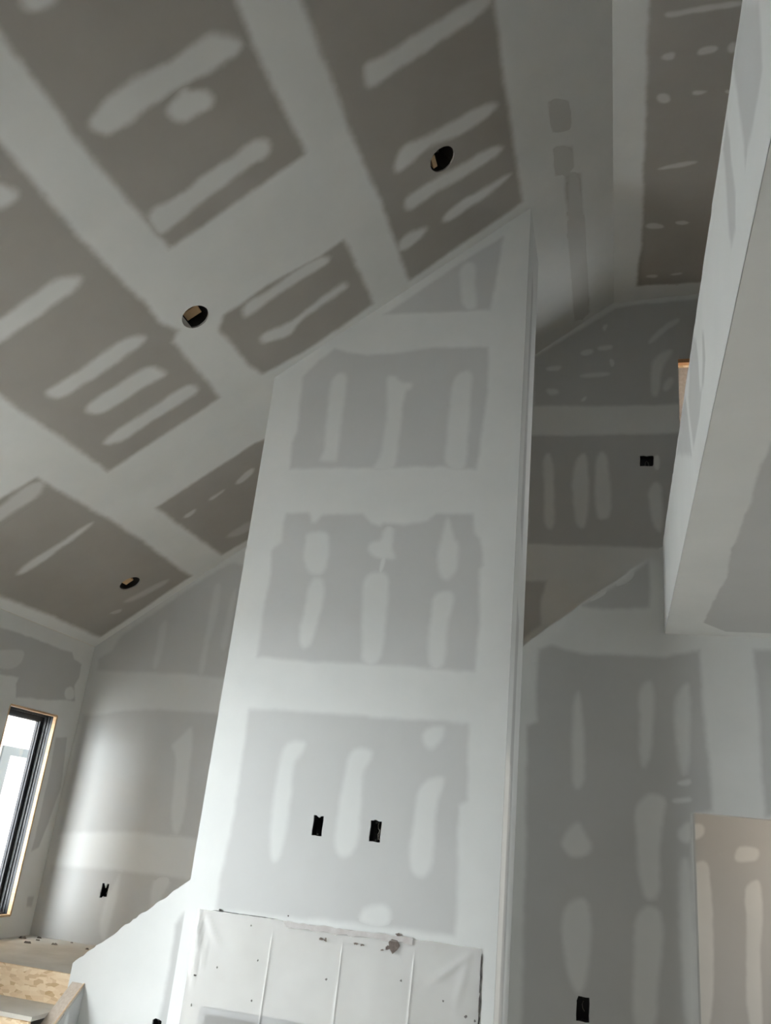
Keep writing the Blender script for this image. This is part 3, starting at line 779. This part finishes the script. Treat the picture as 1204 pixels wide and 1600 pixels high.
# ---- stair wall: raked top on the stair line, then the wall under the loft
XS0 = -3.297
rag = ragged((XB, stair_line(XB)), (XS0, stair_line(XS0) - 0.005), 170, 0.012, 3)
outS = [(XS0, 0), (XO, 0), (XO, ZO), (XR, ZO), (XR, ZS), (XB, ZS)] + rag + [(XS0, stair_line(XS0) - 0.005)]
wall_stair = struct(MB().prism([(XS0 + .01, 0), (XO - .01, 0), (XO - .01, ZO + .01), (XR, ZO + .01), (XR, ZS - .02), (XB - .01, ZS - .02), (XB - .01, stair_line(XB) - .03), (XS0 + .01, stair_line(XS0) - .04)], SURF['stair'], -0.10, -0.115).build('wall_stair', 'paper'), 'raked drywall stair wall running behind the chimney to the loft', 'wall')
rowsS = [0, 3.075, 3.70]
colsS = [XS0 - .01, -2.0, -0.60, 0.63, 1.85, 3.07, XR]
sheets(wall_stair, 'stair', outS, [(a, b, c, e) for a, b in zip(colsS, colsS[1:]) for c, e in zip(rowsS, rowsS[1:])], (), HOLES['stair'])
outSR = [(XC1 + .001, 0.3), (XO, 0.3), (XO, ZO), (1.7, ZO), (1.7, ZS - .001), (XB, ZS - .001)] + [p for p in rag if p[0] > XC1 + .02] + [(XC1 + .001, stair_line(XC1) - .008)]
outSL = [(XS0, 0.2), (XC0 - .001, 0.2), (XC0 - .001, stair_line(XC0) - .008)] + [p for p in rag if p[0] < XC0 - .02] + [(XS0, stair_line(XS0) - .005)]
compound(wall_stair, 'stair', outSR, BARE['stair'][:3], holes=HOLES['stair'], feather=0.05)
compound(wall_stair, 'stair', outSL, BARE['stair'][4:], holes=HOLES['stair'], feather=0.05)
for i, s in enumerate(STRIPS['stair']):
    compound(wall_stair, 'stair', outSR, patch=s, holes=HOLES['stair'], feather=0.055, cover=0.8)
# jamb edge of the opening and its header underside
MB().box(XO - .0005, XO + .012, YS + .0005, YS + .115, 0, ZO).box(XO, XR, YS + .0005, YS + .115, ZO - .0005, ZO + .012).build('opening_return', 'paper', wall_stair)

# ---- chimney breast
outC = [(XC0, 0), (XC1, 0), (XC1, vault(XC1)), (XC0, vault(XC0))]
FIRE = (-2.11, -0.76, 0.0, 0.88)
wc = MB()
for a0, a1, b0, b1 in minus_rects((XC0 + .02, XC1 - .02, 0, vault(XC0)), [FIRE]):
    wc.box(a0, a1, YC + 0.10, YC + 0.115, b0, b1)
wall_chimney = struct(wc.build('wall_chimney', 'osb'), 'tall white chimney breast with taped drywall seams rising to the vault', 'chimney breast')
rowsC = [0, 1.350, 2.588, 3.810, 5.034, 6.2]
sheets(wall_chimney, 'chimney', outC, [(XC0, XC1, c, e) for c, e in zip(rowsC, rowsC[1:])], [FIRE], HOLES['chimney'])
compound(wall_chimney, 'chimney', [(XC0, 0.2), (XC1, 0.2), (XC1, vault(XC1)), (XC0, vault(XC0))], BARE['chimney'], holes=HOLES['chimney'] + [rect_poly(FIRE[0], FIRE[1], 0.1, FIRE[3])], feather=0.05)
for i, s in enumerate(STRIPS['chimney']):
    compound(wall_chimney, 'chimney', patch=s, feather=0.055, cover=0.85)
def sidepoly(x): return [(YC + .0003, 0), (YS, 0), (YS, vault(x)), (YC + .0003, vault(x))]
for sf, x in (('chside', XC1), ('chleft', XC0)):
    sheets(wall_chimney, sf, sidepoly(x), [(YC, YS + .01, c, e) for c, e in zip(rowsC[:-1] + [5.034], rowsC[1:-1] + [5.034, 6.2]) if e > c])
bs = ragged((YC + .33, 0.2), (YC + .33, 5.72), 26, 0.03, 5) + ragged((YC + .38, 5.5), (YC + .45, 0.2), 26, 0.03, 6)
compound(wall_chimney, 'chside', [(YC + .0005, 0.2), (YS - .001, 0.2), (YS - .001, vault(XC1) - .001), (YC + .0005, vault(XC1) - .001)], [[(YC + .19, 0.2), (YC + .37, 0.2), (YC + .35, 3.1), (YC + .21, 3.2)], [(YC + .20, 3.7), (YC + .36, 3.5), (YC + .34, 5.5), (YC + .25, 5.6)]], feather=0.06)

# ---- vaulted ceiling
outV = [(XL, YREAR), (X1, YREAR), (X1, YB), (XL, YB)]
lid = MB()
fnv = SURF['slope']
lid.prism(outV, fnv, -0.22, -0.24)
ceiling = struct(lid.build('ceiling', 'osb'), 'sloping vaulted ceiling of brown board with white taped joints', 'ceiling')
pitch_cols = [XL, -3.46, -2.48, -1.50, -0.52, X1]
pitch_rows = [[YREAR, -.2, 4.36, YB], [YREAR, -1.5, 2.2, 4.90, YB], [YREAR, -.2, 3.50, YB], [YREAR, 1.0, 4.62, YB], [YREAR, 0.5, 4.22, YB]]
rects = []
for (a, b), rr in zip(zip(pitch_cols, pitch_cols[1:]), pitch_rows):
    rects += [(a, b, c, e) for c, e in zip(rr, rr[1:])]
sheets(ceiling, 'slope', outV, rects, (), HOLES['slope'])
# taped joints; the chimney passes through the coat
fp = [(XC0, YC), (XC1, YC), (XC1, YS), (XC0, YS)]
outV1 = [(XL + .001, 0.2), (X1, 0.2), (X1, YB - .001), (XL + .001, YB - .001)]
compound(ceiling, 'slope', outV1, BARE['slope'], holes=HOLES['slope'] + [fp], feather=0.06, cell=0.017)
for i, s in enumerate(STRIPS['slope']):
    cov = 0.35 if i in (11, 12, 16) else 0.62 if i >= 24 else (0.6 if i in (9, 13, 14, 15) else 0.85)
    compound(ceiling, 'slope', patch=s, holes=HOLES['slope'], feather=0.065, wob=0.010, cover=cov)

# ---- upper, nearly level ceiling over the loft
outFl = [(X1, YREAR), (XR, YREAR), (XR, YB), (X1, YB)]
ceiling_loft = struct(MB().prism(outFl, SURF['flat'], -0.22, -0.24).build('ceiling_loft', 'osb'), 'dark high ceiling over the loft with small daubed patches', 'ceiling')
sheets(ceiling_loft, 'flat', outFl, [(a, b, c, e) for a, b in zip([X1, 1.2, 2.4, 3.6], [1.2, 2.4, 3.6, XR]) for c, e in zip([YREAR, -.5, 3.15], [-.5, 3.15, YB])])
compound(ceiling_loft, 'flat', [(X1, 0.5), (2.8, 0.5), (2.8, YB - .001), (X1, YB - .001)], BARE['flat'], feather=0.05, cell=0.02)
for s in STRIPS['flat']:
    compound(ceiling_loft, 'flat', patch=s, feather=0.03, cover=0.55)

# ---- loft floor edge (bulkhead face) and the soffit under it
ragb = ragged((YS, ZT), (YREAR, ZT), 150, 0.014, 8)
outK = [(YREAR, ZS), (YS, ZS)] + ragb + [(YREAR, ZT)]
wall_loft = struct(MB().box(XB + .05, XR, YREAR, YS - .001, ZS + .05, ZT - .03).build('wall_loft', 'osb'), 'bright drywall face along the open loft floor edge', 'loft edge')
sheets(wall_loft, 'bulk', outK, [(a, b, ZS, ZT + .1) for a, b in zip([YREAR, -1.0, 2.66], [-1.0, 2.66, YS])])
outK1 = [(0.6, ZS), (YS - .001, ZS)] + [p for p in ragb if p[0] > 0.65] + [(0.6, ZT - .01)]
compound(wall_loft, 'bulk', outK1, BARE['bulk'], feather=0.05, cell=0.011, cover=.8)
MB().box(XB + .013, XB + .05, YREAR, YS - .001, ZT - .08, ZT - .035).build('rim_board', 'stud', wall_loft)
ceiling_soffit = struct(MB().box(XB + .02, XR, YREAR, YS - .001, ZS + .02, ZS + .045).build('ceiling_soffit', 'osb'), 'flat grey drywall ceiling under the loft', 'ceiling')
outSo = [(XB, YREAR), (XR, YREAR), (XR, YS), (XB, YS)]
sheets(ceiling_soffit, 'soffit', outSo, [(a, b, c, e) for a, b in zip([XB, 1.5, 2.72], [1.5, 2.72, XR]) for c, e in zip([YREAR, -1.0, 2.4], [-1.0, 2.4, YS])])
se = [(0.49, 0.4), (0.47, 1.2), (0.49, 2.0)] + SOFFIT_EDGE
compound(ceiling_soffit, 'soffit', [(XB + .0005, 0.4), (1.8, 0.4), (1.8, YS - .001), (XB + .0005, YS - .001)], [se + [(0.62, 5.16), (1.79, 5.17), (1.79, 0.4)]], feather=0.02)
# loft deck
loft_floor = struct(MB().box(XB + .06, XR, YREAR, YS, ZT - .03, ZT - .006).box(.42, XR, YS, YB - .02, ZT - .03, ZT - .006).build('floor_loft', 'landing'), 'dusty plywood deck of the loft', 'floor')

# unseen eave, added outside to hold back high sky from the side windows
struct(MB().box(XL - .60, XL - .165, YREAR - .3, 9.2, 3.12, 3.30).build('added_eave', 'osb'), 'unseen roof overhang added to block high sky outside the low side wall', 'roof')
# ================================================================== WINDOWS
def window(idx, w, label):
    side, p, u0, u1, z0, z1 = w
    def at(u, dd, z):                       # dd: depth outwards from the wall plane
        if side == 'left': return (p - dd, u, z)
        if side == 'rear': return (u, p - dd, z)
        return (p + dd, u, z)
    def bar(mb, a0, a1, d0, d1, b0, b1):
        q0, q1 = at(a0, d0, b0), at(a1, d1, b1)
        mb.box(*[v for k in range(3) for v in sorted((q0[k], q1[k]))])
    def ring(a0, a1, b0, b1, d0, d1, t, name, mat, parent):
        mb = MB()
        bar(mb, a0, a0 + t, d0, d1, b0, b1); bar(mb, a1 - t, a1, d0, d1, b0, b1)
        bar(mb, a0 + t, a1 - t, d0, d1, b0, b0 + t); bar(mb, a0 + t, a1 - t, d0, d1, b1 - t, b1)
        return mb.build(name, mat, parent)
    e = .0015
    root = ring(u0 + e, u1 - e, z0 + e, z1 - e, .030, .165, .014, 'window_%d' % idx, 'frame', None)
    struct(root, label, 'window')
    a, b_, c, g_ = u0 + .0156, u1 - .0156, z0 + .0156, z1 - .0156
    ring(a, b_, c, g_, .058, .066, .006, 'weather_seal', 'track', root)
    ring(a, b_, c, g_, .082, .104, .012, 'track', 'track', root)
    sash = ring(a, b_, c, g_, .106, .150, .050, 'sash', 'frame', root)
    ring(a + .0505, b_ - .0505, c + .0505, g_ - .0505, .122, .128, .006, 'glazing_bead', 'frame', sash)
    mb = MB(); bar(mb, u0 + .064, u1 - .064, .134, .140, z0 + .064, z1 - .064)
    mb.build('pane', 'glass', sash)
    return root
wn = [window(i + 1, w, l) for i, (w, l) in enumerate(zip(WINDOWS, [
    'narrow black framed window beside the stair landing', 'tall side window left of the viewer', 'unseen small gable window added to brighten the upper walls',
    'unseen small side window added to light the wall under the loft', 'hall window beyond the opening', 'window of the room beyond the upstairs doorway']))]
# raw lumber buck round the landing window: liners between drywall and frame
u0, u1, z0, z1 = WINDOWS[0][2:]
MB().box(XL - .0295, XL - .0005, u1 - .016, u1 - .0015, z0, z1).build('buck_jamb', 'pine', wn[0])
MB().box(XL - .0295, XL - .0005, u0 + .0015, u0 + .016, z0, z1).build('buck_jamb', 'pine', wn[0])
MB().box(XL - .0295, XL - .0005, u0 + .0165, u1 - .0165, z1 - .016, z1 - .0015).build('buck_head', 'pine', wn[0])
MB().box(XL - .0295, XL - .0005, u0 + .0165, u1 - .0165, z0 + .0015, z0 + .016).build('buck_sill', 'pine', wn[0])

# ================================================================== STAIRCASE
st = empty('staircase', (-3.85, YS, 0))
tag(st, 'unfinished plywood and strand board staircase with dusty corner landing', 'staircase')
def stair_part(name, mat, x0, x1, y0, y1, z0, z1):
    return MB().box(x0 + 3.85, x1 + 3.85, y0 - YS, y1 - YS, z0, z1).build(name, mat, st)
stair_part('landing_deck', 'landing', XL + .002, -3.055, YS + .12, YB - .002, ZL - .024, ZL)
stair_part('landing_deck', 'landing', XL + .002, -3.30, 5.29, YS + .1195, ZL - .024, ZL)
RISE = 0.20
yf = 5.30
for k in range(4):
    zt = ZL - RISE * k
    y = 5.29 - 0.375 * k
    stair_part('riser', 'osb', XL + .002, -3.273, y - .020, y - .0205 + .0195, zt - RISE + .0235, zt - .0005)
    if k < 3:
        stair_part('tread', 'landing', XL + .002, -3.273, y - .375, y, zt - RISE - .0005, zt - RISE + .023)
n_up = 15; rise = (ZT - ZL) / n_up; run = rise / 0.7866
for k in range(n_up):
    x = -3.05 + run * k
    stair_part('riser', 'osb', x, x + .018, YS + .12, YB - .002, ZL + rise * k + .0005, ZL + rise * (k + 1) - .0255)
    if k < n_up - 1:
        stair_part('tread', 'landing', x - .02, x + run - .0005, YS + .12, YB - .002, ZL + rise * (k + 1) - .025, ZL + rise * (k + 1))

# raked guard wall beside the lower steps, with its bare top plate
def rake_z(y): return 0.765 - 0.78 * (YS - y)
yb0 = YS - 0.90
outR = [(yb0, 0), (YS - .002, 0), (YS - .002, rake_z(YS) - .02), (yb0, max(.05, rake_z(yb0) - .02))]
wall_rake = struct(MB().prism(outR, lambda u, v, h: (-3.255 + h, u, v), 0, 0.06).build('wall_rake', 'paper'), 'low raked guard wall beside the bottom steps', 'wall')
sheets(wall_rake, 'rake', outR, [(yb0 - .01, YS, 0, 1.2)])
compound(wall_rake, 'rake', patch=[(YS - .16, .2), (YS - .10, .2), (YS - .10, .64), (YS - .16, .62)], outline=None, feather=.03)
pl = [(yb0, rake_z(yb0) - .019), (YS - .003, rake_z(YS) - .019), (YS - .003, rake_z(YS)), (yb0, rake_z(yb0))]
MB().prism(pl, lambda u, v, h: (-3.272 + h, u, v), 0, 0.088).build('top_plate', 'plate', wall_rake)
MB().prism([(a, b + .0195) for a, b in pl[:2]] + [(a, b + .004) for a, b in pl[2:]], lambda u, v, h: (-3.190 + h, u, v), 0, 0.006).build('plate_edge', 'pine', wall_rake)

# ================================================================== ELECTRICAL BOXES
def electrical_box(key, label, depth=0.07, wires=()):
    s, cu, cv, w, h, tears = BOX[key]
    y = {'chimney': YC, 'stair': YS, 'back': YB}[s]
    r = empty('electrical_box', (cu, y, cv - h / 2))
    tag(r, label, 'electrical box', 'boxes cut into the drywall')
    t = 0.003; a, b = w / 2 + .005, h + .005; y0 = BOARD + .001
    mb = MB()
    mb.box(-a, -a + t, y0, y0 + depth, -.005, b).box(a - t, a, y0, y0 + depth, -.005, b)
    mb.box(-a + t, a - t, y0, y0 + depth, -.005, -.005 + t).box(-a + t, a - t, y0, y0 + depth, b - t, b)
    mb.box(-a + t, a - t, y0 + depth - t, y0 + depth, -.005 + t, b - t)
    body = mb.build('box_body', 'black', r)
    for zz in (0.008, h - .008):
        MB().box(-.005, .005, y0 + .002, y0 + .006, zz - .004, zz + .004).build('screw_tab', 'dark_liner', body)
    for pts in wires:
        MB().tube(pts, 0.0022, 6).build('wire', 'wire', r, True)
    return r
coil = [(0.004, .05, .10), (.002, .04, .085), (.008, .03, .07), (.016, .028, .06), (.012, .03, .045), (.006, .032, .04), (.010, .03, .025), (.018, .035, .012)]
coil2 = [(.020, .05, .095), (.018, .035, .05), (.013, .03, .03), (.008, .035, .01)]
electrical_box('chimney_l', 'empty black outlet box on the chimney, left of the pair')
electrical_box('chimney_r', 'black outlet box with curled wire on the chimney, right of the pair', wires=(coil, coil2))
electrical_box('stair_r', 'dark outlet box low on the grey wall right of the chimney', wires=([(0, .055, .09), (-.004, .04, .08), (-.002, .035, .06), (.008, .04, .045)],))
electrical_box('stair_l', 'outlet box low on the white stair wall left of the chimney')
electrical_box('back_l', 'torn-edged outlet box in the light streak above the landing', wires=([(.0, .05, .07), (.01, .035, .05), (.0, .035, .03)],))
electrical_box('back_r', 'wide black switch box high on the dark wall by the loft', wires=([(-.012, .045, .02), (-.012, .035, .045), (0, .03, .06), (.012, .035, .045), (.018, .045, .02)],))

# ================================================================== RECESSED LIGHT CUT-OUTS
tilt = math.atan(M1)
def light_hole(i, label, block):
    u, v = CANS[i]
    r = empty('recessed_light_hole', SURF['slope'](u, v, 0.0))
    r.rotation_euler = (0, -tilt, 0)         # local z points up out of the sloping ceiling
    tag(r, label, 'ceiling cut-out', 'round cut-outs for recessed lights')
    n = 28; R = CAN_R + .008; H = 0.20
    V, F = [], []
    for z in (BOARD + .001, H):
        for rr in (R, R + .002):
            V += [(rr * math.cos(2 * math.pi * k / n), rr * math.sin(2 * math.pi * k / n), z) for k in range(n)]
    for k in range(n):
        q = (k + 1) % n
        F += [(k, q, 2 * n + q, 2 * n + k), (n + k, 3 * n + k, 3 * n + q, n + q), (k, n + k, n + q, q)]
    F.append(tuple(range(2 * n, 3 * n)))
    link('dark_liner', V, F, 'dark_liner', r)  # dark cylinder added so the open cavity reads as shade
    x0, x1, y0, y1, z0, z1 = block
    MB().box(x0, x1, y0, y1, z0, z1).build('joist', 'stud', r)
    MB().tube([(-.02, .05, .19), (-.01, .03, .12), (.02, .02, .09), (.04, -.01, .10)], .003).build('wire', 'wire', r, True)
light_hole(0, 'round ceiling cut-out in the white joint, showing a plywood block', (-.055, .045, -.02, .05, .055, .19))
light_hole(1, 'highest round ceiling cut-out, dark with a narrow joist edge', (-.062, -.034, -.045, .045, .02, .19))
light_hole(2, 'small round ceiling cut-out above the landing corner', (-.045, .03, -.05, .03, .03, .19))

# ================================================================== FIREPLACE
fi = empty('fireplace_insert', ((FIRE[0] + FIRE[1]) / 2, YC, 0))
tag(fi, 'dark metal fireplace insert behind the plastic film', 'fireplace')
fw = (FIRE[1] - FIRE[0]) / 2 - .002; fh = FIRE[3] - .002
mb = MB().box(-fw, -fw + .02, .02, .50, 0.001, fh).box(fw - .02, fw, .02, .50, 0.001, fh).box(-fw + .02, fw - .02, .02, .50, fh - .02, fh).box(-fw + .02, fw - .02, .02, .50, .001, .02).box(-fw + .02, fw - .02, .48, .50, .02, fh - .02)
mb.build('firebox', 'firebox', fi)
MB().box(-fw, fw, .000, .018, fh - .030, fh).box(-fw, -fw + .03, .0, .018, .001, fh - .03).box(fw - .03, fw, .0, .018, .001, fh - .03).build('face_trim', 'steel', fi)
MB().box(-fw + .03, fw - .03, .004, .018, fh - .085, fh - .0305).build('louvre_panel', 'firebox', fi)
MB().box(-fw + .03, fw - .03, .03, .034, .05, fh - .09).build('glass_front', 'glass', fi)

# plastic film taped over the opening
px0, px1, pz0, pz1 = -2.212, -0.649, 0.35, 1.332
ps = empty('plastic_sheet', ((px0 + px1) / 2, YC, pz0))
tag(ps, 'clear dusty plastic film taped over the fireplace opening', 'plastic sheet')
cx = (px0 + px1) / 2
folds = [-1.760, -1.369, -0.988]
us = sorted(set([round(px0 + (px1 - px0) * i / 110, 4) for i in range(111)] + [f + d for f in folds for d in (-.006, -.003, 0, .003, .006)]))
vs = [pz0 + (pz1 - pz0) * j / 60 for j in range(61)]
CREASES = ((-2.205, 1.325, -2.135, 1.06, .020, .016), (-2.185, 1.30, -2.165, 0.90, .018, .014), (-2.16, 1.315, -2.02, 1.14, .010, .03), (-2.12, 1.20, -2.13, 1.02, .012, .012),
           (-0.70, 1.30, -0.90, 1.14, .016, .016), (-0.70, 1.31, -0.78, 1.0, .010, .03), (-0.82, 1.20, -0.93, 1.13, .008, .02))
def film_h(u, v):
    """how far the film stands off the wall"""
    dtop = pz1 - v
    h = 0.010 * min(1, max(0, dtop) / .12) * (1 - math.exp(-max(0, min(u - px0, px1 - u)) / .05))
    k = min(1, max(0, dtop) / .2)
    h += (0.004 * math.sin(u * 7 + v * 3) + 0.003 * math.sin(u * 3.1 - v * 9 + 1) + 0.0015 * math.sin(u * 17 + v * 13)) * k
    for f in folds:
        h += 0.007 * max(0, 1 - abs(u - f - .01 * (v - 1)) / .006) * min(1, max(0, dtop - .06) / .08)
    for (ax, az, bx, bz, amp, wd) in CREASES:
        tx, tz = bx - ax, bz - az
        t = max(0, min(1, ((u - ax) * tx + (v - az) * tz) / (tx * tx + tz * tz)))
        dd = math.hypot(u - ax - t * tx, v - az - t * tz)
        h += amp * math.sin(math.pi * min(1, t + .08)) * max(0, 1 - dd / wd)
    return 0.0050 + 0.5 * (h + math.sqrt(h * h + .0045 ** 2))
V, F = [], []
for u in us:
    for v in vs:
        edge = 0.0012 * (math.sin(u * 13) + math.sin(u * 29 + 2)) * (1 if v == vs[-1] else 0)
        V.append((u - cx, -film_h(u, v), v - pz0 + edge))
nv = len(vs)
for i in range(len(us) - 1):
    for j in range(nv - 1):
        F.append((i * nv + j, (i + 1) * nv + j, (i + 1) * nv + j + 1, i * nv + j + 1))
link('film', V, F, 'film', ps, True)
def smear(name, mat, poly, thick=.0012):
    """a dab lying on the film"""
    MB().prism(poly, lambda u, v, h: (u - cx, -film_h(u, v) - h, v - pz0), .0003, .0003 + thick).build(name, mat, ps)
def on_wall(name, mat, poly, h0, h1):
    MB().prism(poly, lambda u, v, h: (u - cx, -h, v - pz0), h0, h1).build(name, mat, ps)
def blob(cu, cv, ru, rv, seed, n=11):
    r = random.Random(seed)
    return [(cu + ru * math.cos(2 * math.pi * i / n) * (.45 + .85 * r.random()), cv + rv * math.sin(2 * math.pi * i / n) * (.45 + .85 * r.random())) for i in range(n)]
smear('masking_tape', 'tape', ragged((-1.71, 1.333), (-1.00, 1.338), 24, .008, 11) + [(-1.00, 1.338)] + ragged((-1.00, 1.306), (-1.72, 1.302), 24, .012, 12))
for i, (cu, cv, ru, rv) in enumerate(MUD_SPLASHES):
    smear('mud_splash', 'stain', blob(cu, cv, ru, rv, i + 20))
for i, (cu, cv, ru) in enumerate(SPECKS):
    smear('speck', 'speck', blob(cu, cv, ru * .8, ru * .8, i + 60, 8))
on_wall('torn_edge', 'speck', ragged((-2.13, 1.3335), (-1.74, 1.3345), 16, .002, 35) + ragged((-1.74, 1.3365), (-2.13, 1.3365), 16, .002, 36), .0028, .0036)
on_wall('torn_edge', 'speck', ragged((-.6485, 1.31), (-.6485, .5), 40, .004, 31) + ragged((-.6425, .5), (-.6425, 1.31), 40, .006, 32), .003, .004)
on_wall('torn_edge', 'speck', ragged((-2.212, 1.02), (-2.207, .5), 30, .003, 33) + ragged((-2.209, .5), (-2.2105, 1.02), 30, .003, 34), .003, .004)

# ================================================================== SCRAPS ON THE LANDING
SCR = [(-4.36, 6.20, .030, 'grey crumb of debris in the landing corner by the window'), (-4.30, 6.32, .022, 'small crumb of debris against the back wall, nearest the corner'), (-4.05, 6.16, .024, 'dark flat chip lying in the middle of the landing'),
       (-4.20, 6.05, .026, 'longest dark chip on the landing dust'), (-3.78, 6.18, .018, 'crumb of debris near the foot of the raked stair wall'), (-4.02, 6.34, .014, 'tiny crumb by the back wall under the outlet box'), (-4.24, 6.22, .020, 'grey chip between the corner crumbs on the landing')]
for i, (x, y, s, lab) in enumerate(SCR):
    r = random.Random(i + 5)
    n = 9; ring = [(x + s * (1.5 if i in (2, 3) else 1) * math.cos(2 * math.pi * k / n) * (.6 + .6 * r.random()), y + s * .7 * math.sin(2 * math.pi * k / n) * (.6 + .6 * r.random())) for k in range(n)]
    V = [(a - x, b - y, 0) for a, b in ring] + [((a - x) * .7, (b - y) * .7, s * (.25 + .25 * r.random())) for a, b in ring]
    F = [tuple(range(n)), tuple(range(n, 2 * n))] + [(k, (k + 1) % n, n + (k + 1) % n, n + k) for k in range(n)]
    o = link('drywall_scrap', V, F, 'scrap'); o.location = (x, y, ZL + .0003)
    tag(o, lab, 'debris', 'scraps on the landing')

# ================================================================== LAMP ADDED TO BRIGHTEN THE HALL (out of view)
wl_ = empty('added_hall_lamp', (2.3, 5.9, 0))
tag(wl_, 'unseen lamp on a pole, added to brighten the hall beyond the opening', 'lamp')
MB().tube([(0, 0, .02), (0, 0, 1.75)], .015).build('pole', 'frame', wl_)
MB().box(-.25, .25, -.03, .03, 0.001, .02).box(-.03, .03, -.25, -.0301, 0.001, .02).box(-.03, .03, .0301, .25, 0.001, .02).build('foot', 'frame', wl_)
MB().tube([(0, 0, 1.751), (0, 0, 1.78)], .05, 12).build('shade', 'frame', wl_)
ld = bpy.data.lights.new('added_hall_lamp_bulb', 'POINT'); ld.energy = 60; ld.color = (1.0, 0.88, 0.74); ld.shadow_soft_size = 0.06
lo_ = bpy.data.objects.new('added_hall_lamp_bulb', ld); COL.objects.link(lo_); lo_.location = (2.3, 5.9, 1.86)

# ================================================================== OUTSIDE THE WINDOW
nh = empty('neighbour_house', (-6.5, 8.0, -0.5))
tag(nh, 'overexposed white house wall seen through the narrow window', 'house')
win_n = (0.18, 1.5, 1.2, 2.74)
mb = MB()
for a0, a1, b0, b1 in minus_rects((-4.1, 8.0, 0, 6.5), [win_n]):
    mb.box(-3.0 if False else -.2, 0, a0, a1, b0, b1)
mb.build('wall', 'render', nh)
MB().box(-.04, .02, .11, .25, 1.12, 2.71).box(-.04, .02, 1.43, 1.57, 1.12, 2.71).box(-.04, .02, .11, 1.57, 2.7101, 2.80).box(-.04, .02, .2501, 1.4299, 1.12, 1.22).build('window_trim', 'porch', nh)
MB().box(-.15, -.14, .1801, 1.4999, 1.2001, 2.7399).build('pane', 'sky_reflection', nh)

pr = empty('added_sky_blocker', (-5.5, 7.0, -0.5))  # unseen slab and posts, added to cut high sky at the narrow window
tag(pr, 'unseen flat slab added to cut high sky above the narrow window', 'porch')
MB().box(-.6, .88, -2.5, 3.0, 3.30, 3.42).build('blocker_slab', 'osb', pr)
MB().box(-.55, -.43, -2.45, -2.33, 0, 3.2999).build('post', 'porch', pr)
MB().box(-.55, -.43, 2.83, 2.95, 0, 3.2999).build('post', 'porch', pr)
